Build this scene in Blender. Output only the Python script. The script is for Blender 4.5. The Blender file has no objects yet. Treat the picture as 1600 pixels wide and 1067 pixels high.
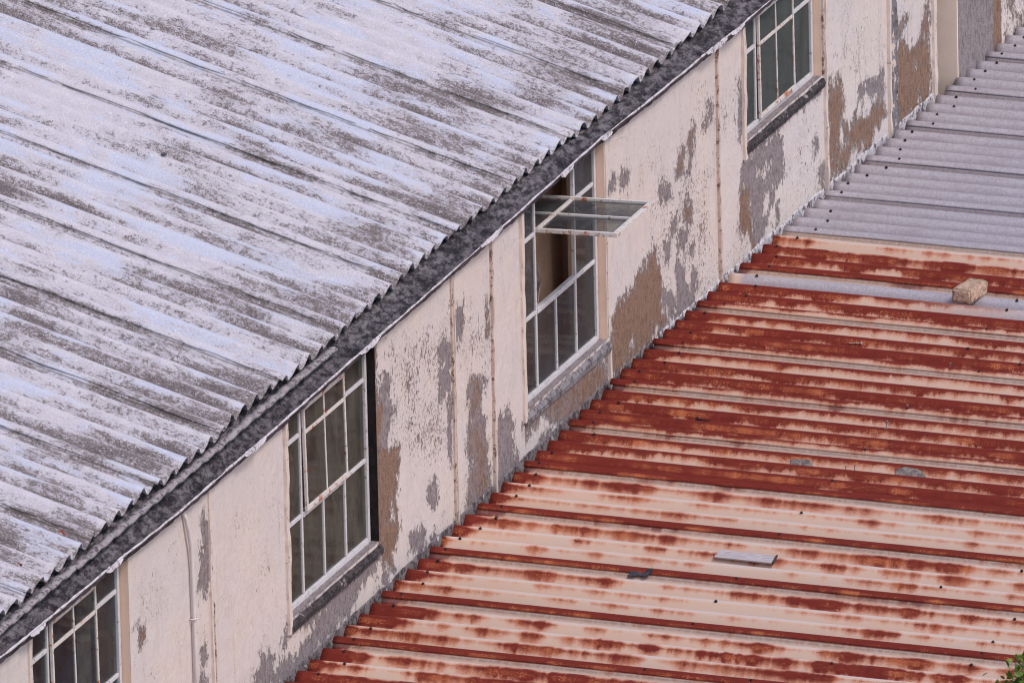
import bpy, bmesh, math, random
import numpy as np
from mathutils import Vector, Matrix, noise as mnoise
random.seed(7)
rng = np.random.default_rng(11)
S = bpy.context.scene
COL = S.collection
PI = math.pi

# ---------------------------------------------------------------- camera
CAM_POS = Vector((24.20263, -68.36382, 22.51228))
YAW, PITCH, ROLL, FPX = 0.32587, 0.28449, -0.02242, 24849.18
fwd = Vector((-math.sin(YAW)*math.cos(PITCH), math.cos(YAW)*math.cos(PITCH), -math.sin(PITCH)))
r0 = fwd.cross(Vector((0, 0, 1))).normalized()
u0 = r0.cross(fwd)
cr, sr = math.cos(ROLL), math.sin(ROLL)
right = cr*r0 + sr*u0
up = -sr*r0 + cr*u0
cd = bpy.data.cameras.new("camera")
cam = bpy.data.objects.new("camera", cd)
COL.objects.link(cam)
m = Matrix((right, up, -fwd)).transposed().to_4x4()
m.translation = CAM_POS
cam.matrix_world = m
cd.sensor_width = 36.0
cd.lens = FPX/1600*36.0
cd.clip_start = 1.0
cd.clip_end = 3000.0
cd.dof.use_dof = True
cd.dof.focus_distance = 77.5
cd.dof.aperture_fstop = 32.0
S.camera = cam
S.cycles.filter_width = 1.1

# ---------------------------------------------------------------- light
SUN_EL, SUN_AZ = math.radians(54), math.radians(109)     # azimuth from +y towards +x
sd = Vector((math.sin(SUN_AZ)*math.cos(SUN_EL), math.cos(SUN_AZ)*math.cos(SUN_EL), math.sin(SUN_EL)))
w = bpy.data.worlds.new("World")
S.world = w
w.use_nodes = True
wn = w.node_tree
bg = wn.nodes["Background"]
sky = wn.nodes.new("ShaderNodeTexSky")
sky.sky_type = 'NISHITA'
sky.sun_disc = False
sky.sun_elevation = SUN_EL
sky.sun_rotation = SUN_AZ
sky.air_density = 1.0
sky.dust_density = 2.0
sky.ozone_density = 1.0
wn.links.new(sky.outputs[0], bg.inputs[0])
bg.inputs[1].default_value = 0.145
sl = bpy.data.lights.new("sun", 'SUN')
sl.energy = 1.5
sl.angle = math.radians(12)
sl.color = (1.0, 0.93, 0.89)
so = bpy.data.objects.new("sun", sl)
COL.objects.link(so)
so.rotation_euler = sd.to_track_quat('Z', 'Y').to_euler()
so.location = (0, 0, 30)
S.view_settings.view_transform = 'Standard'
S.view_settings.look = 'None'
S.view_settings.gamma = 1.0
S.view_settings.exposure = 0.38

# ---------------------------------------------------------------- node helper
def lin(r, g, b):
    f = lambda c: (c/255/12.92) if c/255 <= 0.04045 else ((c/255+0.055)/1.055)**2.4
    return (f(r), f(g), f(b), 1.0)

class NT:
    def __init__(self, name):
        self.m = bpy.data.materials.new(name)
        self.m.use_nodes = True
        self.t = self.m.node_tree
        self.t.nodes.clear()
        self.out = self.t.nodes.new("ShaderNodeOutputMaterial")
    def n(self, typ, **kw):
        nd = self.t.nodes.new(typ)
        for k, v in kw.items():
            setattr(nd, k, v)
        return nd
    def put(self, sock, v):
        if hasattr(v, "is_output"):
            self.t.links.new(v, sock)
        elif v is not None:
            sock.default_value = v
    def attr(self, name, kind='Fac'):
        nd = self.n("ShaderNodeAttribute", attribute_name=name)
        return nd.outputs[kind]
    def math(self, op, a, b=None, c=None, clamp=False):
        nd = self.n("ShaderNodeMath", operation=op, use_clamp=clamp)
        self.put(nd.inputs[0], a)
        if b is not None: self.put(nd.inputs[1], b)
        if c is not None: self.put(nd.inputs[2], c)
        return nd.outputs[0]
    def add(self, a, b): return self.math('ADD', a, b)
    def sub(self, a, b): return self.math('SUBTRACT', a, b)
    def mul(self, a, b): return self.math('MULTIPLY', a, b)
    def step(self, v, lo, hi, to0=0.0, to1=1.0):
        nd = self.n("ShaderNodeMapRange", interpolation_type='SMOOTHSTEP')
        self.put(nd.inputs[0], v)
        self.put(nd.inputs[1], lo); self.put(nd.inputs[2], hi)
        self.put(nd.inputs[3], to0); self.put(nd.inputs[4], to1)
        return nd.outputs[0]
    def noise(self, vec, scale, detail=4.0, rough=0.55, dist=0.0, dim='3D', lac=2.0):
        nd = self.n("ShaderNodeTexNoise", noise_dimensions=dim)
        self.put(nd.inputs['Vector'], vec)
        self.put(nd.inputs['Scale'], scale); self.put(nd.inputs['Detail'], detail)
        self.put(nd.inputs['Roughness'], rough); self.put(nd.inputs['Distortion'], dist)
        self.put(nd.inputs['Lacunarity'], lac)
        return nd.outputs[0]
    def vor(self, vec, scale, feature='F1', rnd=1.0, out='Distance'):
        nd = self.n("ShaderNodeTexVoronoi", feature=feature)
        self.put(nd.inputs['Vector'], vec); self.put(nd.inputs['Scale'], scale)
        self.put(nd.inputs['Randomness'], rnd)
        return nd.outputs[out]
    def map(self, vec, scale=(1, 1, 1), loc=(0, 0, 0), rot=(0, 0, 0)):
        nd = self.n("ShaderNodeMapping")
        self.put(nd.inputs['Vector'], vec)
        nd.inputs['Scale'].default_value = scale
        nd.inputs['Location'].default_value = loc
        nd.inputs['Rotation'].default_value = rot
        return nd.outputs[0]
    def comb(self, x, y, z=0.0):
        nd = self.n("ShaderNodeCombineXYZ")
        self.put(nd.inputs[0], x); self.put(nd.inputs[1], y); self.put(nd.inputs[2], z)
        return nd.outputs[0]
    def sep(self, v):
        nd = self.n("ShaderNodeSeparateXYZ")
        self.put(nd.inputs[0], v)
        return nd.outputs
    def mix(self, f, a, b):
        nd = self.n("ShaderNodeMix", data_type='RGBA')
        self.put(nd.inputs[0], f); self.put(nd.inputs[6], a); self.put(nd.inputs[7], b)
        return nd.outputs[2]
    def mixf(self, f, a, b):
        nd = self.n("ShaderNodeMix", data_type='FLOAT')
        self.put(nd.inputs[0], f); self.put(nd.inputs[2], a); self.put(nd.inputs[3], b)
        return nd.outputs[0]
    def pos(self): return self.n("ShaderNodeNewGeometry").outputs['Position']
    def obj(self): return self.n("ShaderNodeTexCoord").outputs['Object']
    def uv(self): return self.n("ShaderNodeTexCoord").outputs['UV']
    def bump(self, h, dist=0.01, strength=1.0, normal=None):
        nd = self.n("ShaderNodeBump")
        self.put(nd.inputs['Strength'], strength); self.put(nd.inputs['Distance'], dist)
        self.put(nd.inputs['Height'], h)
        if normal is not None: self.put(nd.inputs['Normal'], normal)
        return nd.outputs[0]
    def bsdf(self, color, rough=0.8, metal=0.0, normal=None, spec=0.3):
        nd = self.n("ShaderNodeBsdfPrincipled")
        self.put(nd.inputs['Base Color'], color); self.put(nd.inputs['Roughness'], rough)
        self.put(nd.inputs['Metallic'], metal)
        self.put(nd.inputs['Specular IOR Level'], spec)
        if normal is not None: self.put(nd.inputs['Normal'], normal)
        self.t.links.new(nd.outputs[0], self.out.inputs[0])
        return nd

# ---------------------------------------------------------------- materials
def mat_asbestos():
    """pale weathered fibre-cement, lichen in the troughs and towards the eave"""
    k = NT("weathered_fibre_cement")
    uv = k.uv()                              # u = metres up the slope, v = metres along the eave
    u, v, _ = k.sep(uv)
    ph = k.attr("phase")                     # 0 crest .. 1 trough
    flank = k.attr("flank")                  # -1 far flank .. 1 near flank
    rnd = k.attr("wave_rand")
    seam = k.attr("seam")
    st = k.comb(k.mul(u, 1.0), k.mul(v, 5.0), rnd)
    big = k.noise(k.comb(k.mul(u, 0.9), k.mul(v, 1.0), 0), 1.3, 3, 0.5)
    streak = k.noise(st, 2.2, 4, 0.6)
    streak2 = k.noise(k.comb(k.mul(u, 3.0), k.mul(v, 26.0), rnd), 1.0, 4, 0.6)
    fine = k.noise(k.comb(k.mul(u, 0.4), v, 0.0), 150.0, 5, 0.75)
    mid = k.noise(k.comb(k.mul(u, 0.6), v, 0.0), 40.0, 6, 0.72)
    eave = k.step(u, 1.5, 0.0)
    dens = k.add(k.mul(k.sub(big, 0.5), 0.9), k.mul(k.sub(streak, 0.5), 0.9))
    dens = k.add(dens, k.mul(k.sub(streak2, 0.5), 0.5))
    dens = k.add(dens, k.mul(k.sub(ph, 0.42), 0.16))
    dens = k.add(dens, k.mul(flank, 0.05))
    dens = k.add(dens, k.mul(eave, 0.13))
    dens = k.add(dens, k.sub(k.mul(k.sub(rnd, 0.5), 0.10), 0.07))
    wash = k.noise(k.comb(k.mul(u, 1.0), k.mul(v, 3.2), 4.0), 1.9, 5, 0.6)
    wash = k.step(k.add(wash, k.mul(k.sub(mid, 0.5), 0.30)), 0.51, 0.56)
    wash = k.mul(wash, k.step(dens, 0.16, -0.04))
    # fine speckle whose cover follows dens
    grain = k.add(k.mul(k.sub(fine, 0.5), 1.6), k.mul(k.sub(mid, 0.5), 1.5))
    lich = k.step(k.add(grain, k.sub(dens, k.mul(wash, 0.16))), 0.06, 0.20)
    lich2 = k.step(k.add(k.mul(k.sub(k.noise(uv, 210.0, 3, 0.7), 0.5), 1.6), k.mul(dens, 0.8)), 0.14, 0.24)
    base = k.mix(k.noise(uv, 12.0, 5, 0.7), lin(168, 161, 168), lin(212, 206, 212))
    base = k.mix(k.mul(wash, 0.85), base, k.mix(mid, lin(172, 175, 194), lin(196, 199, 216)))
    warm = k.step(k.noise(uv, 6.0, 4, 0.6), 0.56, 0.75)
    base = k.mix(k.mul(warm, 0.30), base, lin(205, 190, 184))
    base = k.mix(k.step(k.noise(uv, 120.0, 4, 0.75), 0.35, 0.60, 0.45, 0.0), base, lin(154, 144, 148))
    dark = k.mix(k.step(k.noise(uv, 95.0, 4, 0.75), 0.35, 0.65), lin(68, 56, 52), lin(142, 126, 122))
    yel = k.step(k.noise(k.comb(k.mul(u, 1.0), k.mul(v, 3.0), 9.0), 5.0, 4, 0.6), 0.64, 0.76)
    dark = k.mix(k.mul(yel, 0.6), dark, lin(132, 110, 66))
    c = k.mix(k.mul(k.step(dens, -0.1, 0.45), 0.30), base, lin(146, 135, 138))
    c = k.mix(k.mul(lich, 0.82), c, dark)
    c = k.mix(k.mul(lich2, 0.75), c, lin(74, 66, 68))
    wl = k.step(k.noise(uv, 85.0, 4, 0.7, 0.5), 0.58, 0.68)
    c = k.mix(k.mul(wl, 0.6), c, lin(226, 218, 224))
    c = k.mix(k.mul(seam, k.step(k.add(k.noise(uv, 30.0, 4, 0.7), seam), 0.75, 1.1)), c, lin(70, 62, 50))
    h = k.add(k.mul(fine, 0.5), k.add(k.mul(lich, 0.5), mid))
    rough = k.mixf(wash, 0.85, 0.62)
    k.bsdf(c, rough, 0.0, k.bump(h, 0.004, 0.55), 0.35)
    return k.m

def mat_iron():
    """corrugated iron: galvanised grey, or faded pink-tan paint with rust running down from the crests"""
    k = NT("corrugated_iron")
    uv = k.uv()
    u, v, _ = k.sep(uv)
    ph = k.attr("phase")                     # 0 crest .. 0.5 trough
    ln = k.attr("rust_len")
    amp = k.attr("rust_amp")
    rnd = k.attr("wave_rand")
    grey = k.attr("grey")
    lead = k.attr("lead")                    # 1 on the sawn end beside the wall, fading away
    pv = k.comb(k.mul(u, 1.0), k.mul(rnd, 37.0), 0.0)
    n1 = k.noise(k.comb(k.mul(u, 0.62), k.mul(rnd, 37.0), 0.0), 7.5, 3.0, 0.6)
    n2 = k.noise(pv, 15.0, 3.0, 0.6)
    n3 = k.noise(uv, 55.0, 4, 0.65)
    n4 = k.noise(uv, 190.0, 3, 0.7)
    n0 = k.noise(k.comb(k.mul(u, 1.0), k.mul(v, 1.2), 8.0), 0.9, 2, 0.5)
    L = k.add(ln, k.mul(amp, k.mul(k.sub(n1, 0.47), 5.0)))
    L = k.add(L, k.mul(k.sub(n2, 0.5), 0.26))
    L = k.add(L, k.mul(amp, k.mul(k.sub(k.noise(k.comb(k.mul(u, 1.0), k.mul(v, 2.2), 5.0), 1.1, 2, 0.5), 0.48), 4.0)))
    L = k.add(L, k.mul(lead, 0.35))
    L = k.add(L, k.mul(k.sub(n3, 0.5), 0.14))
    pc = k.attr("rust_mid")
    off = k.sub(ph, pc)
    lt = k.step(pc, 0.02, 0.10)
    d = k.sub(L, k.mul(k.math('ABSOLUTE', off), k.mixf(lt, 1.0, k.step(off, -0.01, 0.01, 1.7, 1.15))))
    gr_ = k.mul(k.sub(n4, 0.5), 0.26)
    dj = k.add(d, gr_)
    sharp = k.add(k.step(k.noise(pv, 2.0, 2, 0.5), 0.4, 0.6, 0.035, 0.085), k.mul(lt, 0.05))
    rust = k.step(dj, -0.02, sharp)
    halo2 = k.step(k.add(d, k.mul(gr_, 1.2)), -0.10, 0.03)
    halo = k.step(k.add(d, k.mul(gr_, 1.5)), -0.24, -0.01)
    notgrey = k.sub(1.0, grey)
    tan = k.mix(k.noise(k.comb(k.mul(u, 2.0), k.mul(v, 9.0), 0), 1.5, 4, 0.6), lin(194, 160, 138), lin(186, 168, 156))
    tan = k.mix(k.step(n3, 0.5, 0.72, 0.0, 0.3), tan, lin(205, 158, 134))
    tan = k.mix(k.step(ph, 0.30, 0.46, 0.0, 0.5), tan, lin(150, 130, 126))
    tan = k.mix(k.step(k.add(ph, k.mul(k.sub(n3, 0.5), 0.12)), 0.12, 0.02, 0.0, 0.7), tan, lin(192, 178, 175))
    gal = k.mix(k.vor(uv, 110.0, out='Color'), lin(154, 146, 152), lin(180, 172, 178))
    gal = k.mix(k.step(k.noise(uv, 170.0, 3, 0.7), 0.5, 0.75), gal, lin(208, 201, 207))
    gal = k.mix(k.step(k.noise(k.comb(k.mul(u, 1.2), k.mul(v, 10.0), 3.0), 2.0, 4, 0.6), 0.48, 0.72, 0.0, 0.4), gal, lin(140, 126, 132))
    gal = k.mix(k.step(ph, 0.12, 0.30, 0.0, 0.5), gal, k.mix(n3, lin(112, 100, 106), lin(140, 128, 134)))  # rib shade painted in: the grey darkens down the flank to the trough
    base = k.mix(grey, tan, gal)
    orange = k.mix(n4, lin(184, 114, 80), lin(162, 84, 56))
    red = k.mix(k.noise(k.comb(k.mul(u, 3.0), k.mul(v, 40.0), 0), 2.0, 4, 0.65), lin(86, 31, 27), lin(126, 48, 38))
    red = k.mix(k.step(k.noise(uv, 17.0, 5, 0.75), 0.5, 0.7, 0.0, 0.7), red, lin(86, 33, 31))
    # bright orange bloom low on the flank, broken into grains
    band = k.mul(k.step(ph, 0.05, 0.14), k.step(ph, 0.30, 0.20))
    bloom = k.noise(k.comb(k.mul(u, 1.6), k.mul(rnd, 19.0), 2.0), 3.0, 5, 0.7)
    bl = k.step(k.add(k.add(k.mul(k.sub(bloom, 0.5), 1.0), k.mul(k.sub(n4, 0.5), 1.1)), k.mul(k.sub(band, 1.0), 0.25)), 0.03, 0.16)
    red = k.mix(k.mul(bl, 0.75), red, k.mix(n3, lin(176, 88, 50), lin(206, 136, 92)))
    red = k.mix(k.step(n4, 0.60, 0.72, 0.0, 0.4), red, lin(168, 92, 62))
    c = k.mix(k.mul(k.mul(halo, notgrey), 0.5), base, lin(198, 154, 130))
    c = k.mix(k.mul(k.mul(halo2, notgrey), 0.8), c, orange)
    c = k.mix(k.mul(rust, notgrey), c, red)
    # a few rust flecks on the grey sheets
    fl = k.mul(grey, k.step(k.noise(uv, 9.0, 3, 0.5), 0.72, 0.78))
    c = k.mix(k.mul(fl, 0.4), c, lin(150, 105, 80))
    seam = k.attr("seam")
    c = k.mix(k.mul(seam, k.step(n3, 0.3, 0.6, 0.35, 0.85)), c, lin(112, 98, 96))
    rm = k.mul(rust, notgrey)
    rough = k.mixf(rm, k.mixf(grey, 0.6, 0.5), 0.9)
    met = k.mul(grey, 0.25)
    h = k.add(k.mul(n4, 0.4), k.mul(rm, k.mul(n3, 1.0)))
    k.bsdf(c, rough, met, k.bump(h, 0.0025, 0.5), k.mixf(rm, 0.4, 0.12))
    return k.m

def mat_wall():
    """cream paint flaking off brown and grey plaster"""
    k = NT("peeling_cream_paint")
    p = k.pos()
    x, y, z = k.sep(p)
    pv = k.comb(y, z, k.mul(x, 2.0))
    sdv = k.attr("peel"); tone = k.attr("tone"); chip = k.attr("chip")
    n_a = k.noise(k.map(pv, (1.3, 0.85, 1)), 12.0, 8, 0.70)
    n_b = k.noise(k.map(pv, (1.6, 0.7, 1)), 62.0, 5, 0.65)
    n_c = k.noise(pv, 110.0, 5, 0.75)
    f = k.add(sdv, k.mul(k.sub(n_a, 0.5), 0.34))
    f = k.add(f, k.mul(k.sub(n_b, 0.5), 0.20))
    peel = k.step(f, -0.002, 0.002)
    # scattered flakes, denser where the paint is failing
    nf = k.noise(k.map(pv, (1.5, 0.8, 1)), 28.0, 5, 0.66, 0.6)
    nf2 = k.noise(k.map(pv, (1.3, 0.8, 1)), 75.0, 4, 0.62, 0.4)
    zone = k.noise(pv, 5.0, 3, 0.6)
    thr = k.sub(0.700, k.add(k.mul(chip, 0.10), k.mul(k.sub(zone, 0.5), 0.28)))
    ck = k.step(k.sub(nf, thr), 0.0, 0.008)
    ck2 = k.step(k.sub(nf2, k.add(thr, -0.005)), 0.0, 0.01)
    chips = k.math('MAXIMUM', ck, ck2)
    mask = k.math('MAXIMUM', peel, chips)
    rim = k.mul(k.step(f, -0.012, -0.001), k.sub(1.0, mask))
    paint = k.mix(k.noise(pv, 3.5, 5, 0.6), lin(198, 187, 185), lin(216, 203, 199))
    paint = k.mix(k.step(k.noise(pv, 1.3, 4, 0.6), 0.42, 0.62, 0.0, 0.4), paint, lin(216, 198, 183))
    paint = k.mix(k.step(k.noise(k.map(pv, (7, 0.6, 1)), 2.0, 4, 0.6), 0.5, 0.75, 0.0, 0.4), paint, lin(194, 172, 160))
    dust = k.mul(k.step(n_b, 0.55, 0.75), k.step(zone, 0.45, 0.7))
    paint = k.mix(k.mul(dust, 0.35), paint, lin(168, 148, 134))
    paint = k.mix(k.step(n_c, 0.56, 0.70, 0.0, 0.5), paint, lin(165, 148, 140))
    sk = k.mul(k.step(k.noise(k.map(pv, (15, 0.7, 1)), 1.6, 5, 0.7), 0.54, 0.70), k.step(zone, 0.36, 0.6))
    paint = k.mix(k.mul(sk, 0.42), paint, lin(152, 134, 124))
    brown = k.mix(n_a, lin(168, 134, 112), lin(122, 94, 80))
    brown = k.mix(k.step(n_c, 0.48, 0.64, 0.0, 0.75), brown, lin(184, 150, 130))
    brown = k.mix(k.step(k.noise(pv, 120.0, 4, 0.7), 0.48, 0.36, 0.0, 0.7), brown, lin(92, 70, 60))
    grey = k.mix(n_a, lin(172, 158, 158), lin(136, 123, 125))
    grey = k.mix(k.step(n_b, 0.48, 0.62, 0.0, 0.6), grey, lin(112, 100, 102))
    grey = k.mix(k.step(n_c, 0.48, 0.64, 0.0, 0.5), grey, lin(186, 174, 176))
    pm = k.noise(k.map(pv, (1.4, 0.8, 1)), 24.0, 6, 0.75)
    brown = k.mix(k.step(pm, 0.46, 0.62, 0.0, 0.6), brown, lin(98, 78, 70))
    grey = k.mix(k.step(pm, 0.46, 0.62, 0.0, 0.65), grey, lin(104, 92, 94))
    tone = k.add(tone, k.mul(k.step(f, 0.035, 0.004), 0.45))
    tj = k.step(k.add(tone, k.mul(k.sub(k.noise(pv, 9.0, 5, 0.65), 0.5), 1.0)), 0.30, 0.62)
    plaster = k.mix(tj, brown, grey)
    chipc = k.mix(k.noise(pv, 12.0, 2, 0.5), lin(120, 100, 92), lin(158, 140, 134))
    under = k.mix(peel, chipc, plaster)
    c = k.mix(mask, paint, under)
    c = k.mix(k.mul(rim, 0.5), c, lin(222, 208, 200))
    h = k.add(k.mul(k.sub(1.0, mask), 1.0), k.add(k.mul(rim, 0.8), k.add(k.mul(n_c, k.mixf(mask, 0.05, 0.5)), k.mul(n_a, 0.5))))
    k.bsdf(c, k.mixf(mask, 0.6, 0.92), 0.0, k.bump(h, 0.02, 1.0), 0.3)
    return k.m

def mat_gutter():
    k = NT("mossy_dark_gutter")
    p = k.pos()
    q = k.map(p, (1.0, 0.5, 1.0))
    n1 = k.noise(q, 26.0, 7, 0.75, 0.15)
    n2 = k.noise(p, 95.0, 5, 0.75)
    n3 = k.noise(p, 5.0, 4, 0.6)
    gt = k.attr("across")
    c = k.mix(k.step(n1, 0.40, 0.60), lin(52, 47, 51), lin(124, 116, 121))
    scr = k.mul(k.step(k.add(n1, k.mul(k.sub(n2, 0.5), 0.9)), 0.54, 0.64), k.step(gt, 0.62, 0.4))
    c = k.mix(k.mul(scr, 0.8), c, lin(150, 143, 145))
    dk = k.step(k.add(n3, k.mul(k.sub(n2, 0.5), 0.9)), 0.55, 0.66)
    c = k.mix(k.mul(dk, 0.85), c, lin(36, 32, 36))
    pur = k.mul(k.step(gt, 0.55, 0.75), k.step(n3, 0.62, 0.4))
    c = k.mix(k.mul(pur, 0.65), c, lin(112, 102, 112))
    ms = k.step(k.noise(p, 22.0, 4, 0.6), 0.68, 0.74)
    c = k.mix(k.mul(ms, 0.5), c, lin(84, 80, 48))
    h = k.add(n1, k.mul(n2, 0.6))
    k.bsdf(c, 0.85, 0.0, k.bump(h, 0.02, 1.0), 0.2)
    return k.m

def mat_flaky(name, base, under, scale=30.0, thr=0.58, rough=0.6, extra=None, ethr=0.66):
    """painted trim: paint colour with chipped-through spots and an optional third stain colour"""
    k = NT(name)
    p = k.pos()
    n1 = k.noise(p, scale, 5, 0.68)
    n2 = k.noise(p, scale*4.5, 4, 0.65)
    n3 = k.noise(p, scale*0.3, 3, 0.6)
    m_ = k.step(k.add(n1, k.mul(k.sub(n2, 0.5), 0.45)), thr, thr+0.05)
    c = k.mix(k.step(n3, 0.3, 0.7, 0.0, 0.35), base, tuple(0.72*a for a in base[:3])+(1,))
    c = k.mix(m_, c, under)
    if extra is not None:
        e = k.step(k.add(n3, k.mul(k.sub(n1, 0.5), 0.9)), ethr, ethr+0.08)
        c = k.mix(e, c, extra)
    h = k.add(k.mul(k.sub(1.0, m_), 0.7), k.mul(n2, 0.5))
    k.bsdf(c, rough, 0.0, k.bump(h, 0.003, 0.6), 0.35)
    return k.m

def mat_simple(name, c1, c2, scale=20.0, rough=0.8, bump=0.004, metal=0.0, spec=0.3):
    k = NT(name)
    p = k.pos()
    n1 = k.noise(p, scale, 5, 0.65)
    n2 = k.noise(p, scale*5, 4, 0.6)
    f = k.step(k.add(n1, k.mul(k.sub(n2, 0.5), 0.5)), 0.35, 0.65)
    k.bsdf(k.mix(f, c1, c2), rough, metal, k.bump(k.add(n1, n2), bump, 0.6), spec)
    return k.m

def mat_glass(name, c1, c2, d0, d1, fr_=0.2):
    k = NT(name)
    p = k.pos()
    tr = k.n("ShaderNodeBsdfTransparent"); tr.inputs[0].default_value = (0.80, 0.83, 0.82, 1)
    gl = k.n("ShaderNodeBsdfGlossy"); gl.inputs[0].default_value = (1, 1, 1, 1)
    k.put(gl.inputs['Roughness'], 0.03)
    x, y, z = k.sep(p)
    pv = k.comb(y, z, x)
    k.put(gl.inputs['Normal'], k.bump(k.noise(pv, 3.0, 2, 0.5), 0.02, 0.12))
    fr = k.n("ShaderNodeFresnel"); fr.inputs[0].default_value = 1.5
    m1 = k.n("ShaderNodeMixShader")
    k.put(m1.inputs[0], k.math('MULTIPLY', fr.outputs[0], fr_, clamp=True))
    k.t.links.new(tr.outputs[0], m1.inputs[1]); k.t.links.new(gl.outputs[0], m1.inputs[2])
    df = k.n("ShaderNodeBsdfDiffuse")
    dn = k.noise(k.map(pv, (1.0, 0.5, 1.0)), 7.0, 6, 0.7)
    k.put(df.inputs[0], k.mix(dn, c1, c2))
    dn = k.add(dn, k.mul(k.sub(k.noise(k.map(pv, (1.6, 1.2, 1)), 2.2, 2, 0.5), 0.5), 0.9))
    dust = k.step(k.add(dn, k.mul(k.sub(k.noise(pv, 60.0, 4, 0.7), 0.5), 0.3)), 0.3, 0.75, d0, d1)
    m2 = k.n("ShaderNodeMixShader")
    k.put(m2.inputs[0], dust)
    k.t.links.new(m1.outputs[0], m2.inputs[1]); k.t.links.new(df.outputs[0], m2.inputs[2])
    k.t.links.new(m2.outputs[0], k.out.inputs[0])
    return k.m

M = {}
M['asbestos'] = mat_asbestos()
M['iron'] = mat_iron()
M['wall'] = mat_wall()
M['gutter'] = mat_gutter()
M['lip'] = mat_flaky("flaking_white_gutter_lip", lin(204, 196, 200), lin(132, 120, 120), 34, 0.55)
M['frame'] = mat_flaky("white_window_steel", lin(206, 201, 203), lin(132, 112, 102), 40, 0.61, 0.5)
M['sash'] = mat_flaky("rusting_sash_steel", lin(212, 202, 196), lin(120, 92, 78), 36, 0.60, 0.55, lin(178, 96, 52), 0.60)
M['trim'] = mat_flaky("cream_trim", lin(214, 196, 186), lin(140, 112, 98), 30, 0.62, 0.65)
M['stained_trim'] = mat_flaky("stained_joint_strip", lin(196, 174, 162), lin(122, 94, 80), 26, 0.55, 0.75, lin(106, 78, 66), 0.62)
M['grey_wood'] = mat_flaky("weathered_grey_wood", lin(120, 114, 118), lin(70, 62, 64), 24, 0.54, 0.9, lin(205, 186, 176), 0.58)
M['sill'] = mat_flaky("weathered_sill", lin(132, 126, 130), lin(84, 76, 78), 26, 0.52, 0.9, lin(70, 62, 64), 0.58)
M['mossy_sill'] = mat_flaky("mossy_black_sill", lin(72, 64, 66), lin(34, 30, 32), 40, 0.48, 0.95, lin(140, 126, 128), 0.62)
M['rot'] = mat_simple("dark_rot_and_shade", lin(20, 17, 18), lin(40, 32, 32), 30, 0.95)  # rotten reveal wood, and plain dark for the eave and recess shade
M['reveal'] = mat_flaky('brightened_peach_reveal', lin(238, 206, 184), lin(176, 140, 120), 24, 0.70, 0.7)  # peach raised to stand in for light the reveals do not receive
M['pipe'] = mat_flaky("white_pipe", lin(216, 206, 204), lin(150, 132, 124), 20, 0.70, 0.45)
M['pil_smooth'] = mat_flaky("smooth_cream_plaster", lin(246, 220, 202), lin(190, 154, 132), 16, 0.72, 0.7)  # lighter than the wall to make up for missing light on this side
M['mortar_dark'] = mat_flaky('grey_mortar_fillet', lin(124, 114, 116), lin(70, 62, 64), 22, 0.50, 0.9, lin(196, 190, 194), 0.66)
M['mortar'] = mat_flaky("white_mortar_fillet", lin(196, 190, 194), lin(96, 88, 92), 22, 0.52, 0.85)
M['glass'] = mat_glass('dusty_window_glass', lin(62, 62, 66), lin(96, 94, 96), 0.25, 0.62)
M['glass_green'] = mat_glass('grey_green_glass', lin(66, 72, 70), lin(100, 104, 100), 0.45, 0.75)
M['glass_brown'] = mat_glass('grimy_brown_glass', lin(60, 56, 54), lin(112, 106, 96), 0.25, 0.7)
M['glass_dark'] = mat_glass('dark_clear_glass', lin(52, 54, 68), lin(84, 84, 96), 0.08, 0.30, 0.10)
M['inside'] = mat_simple("brown_inside_wall", lin(214, 176, 154), lin(196, 160, 140), 3.0, 0.85, 0.002)
M['inside_dark'] = mat_simple("dim_inside_plaster", lin(190, 176, 164), lin(170, 158, 148), 2.0, 0.9, 0.002)
M['curtain'] = mat_simple("faded_curtain", lin(150, 138, 126), lin(122, 110, 100), 6.0, 0.95, 0.002)
M['screw'] = mat_simple("dark_roof_screw", lin(34, 30, 32), lin(66, 50, 46), 120.0, 0.55, 0.001, 0.3)
M['nail'] = mat_simple("bare_nail_steel", lin(120, 112, 112), lin(150, 140, 138), 90.0, 0.5, 0.001, 0.5)
M['dark_nail'] = mat_simple("blackened_nail", lin(26, 24, 28), lin(48, 42, 44), 90.0, 0.6, 0.001, 0.4)
k = NT("silvered_wood")
_p = k.obj(); _n = k.noise(k.map(_p, (3, 60, 60)), 4.0, 5, 0.7)
k.bsdf(k.mix(k.step(_n, 0.36, 0.64), lin(150, 139, 140), lin(186, 176, 178)), 0.9, 0.0, k.bump(_n, 0.003, 0.6), 0.2)
M['slat'] = k.m
M['scrap'] = mat_simple("charred_scrap", lin(38, 34, 40), lin(70, 64, 72), 60.0, 0.8)
M['patch'] = mat_simple("dull_grey_patch", lin(92, 84, 82), lin(140, 128, 122), 40.0, 0.7)
M['ground'] = mat_simple("bare_earth", lin(120, 102, 86), lin(96, 84, 66), 0.8, 0.95, 0.03)
M['shed_wall'] = mat_simple("rendered_shed_wall", lin(180, 165, 155), lin(160, 146, 138), 4.0, 0.9)
M['leaf_dry'] = mat_simple("dry_rust_leaf", lin(158, 70, 38), lin(120, 50, 30), 60.0, 0.7)
M['bark'] = mat_simple("dark_bark", lin(74, 60, 48), lin(50, 42, 36), 18.0, 0.95)
M['pebble'] = mat_simple("dark_pebble", lin(66, 62, 70), lin(92, 86, 94), 60.0, 0.9)
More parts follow.
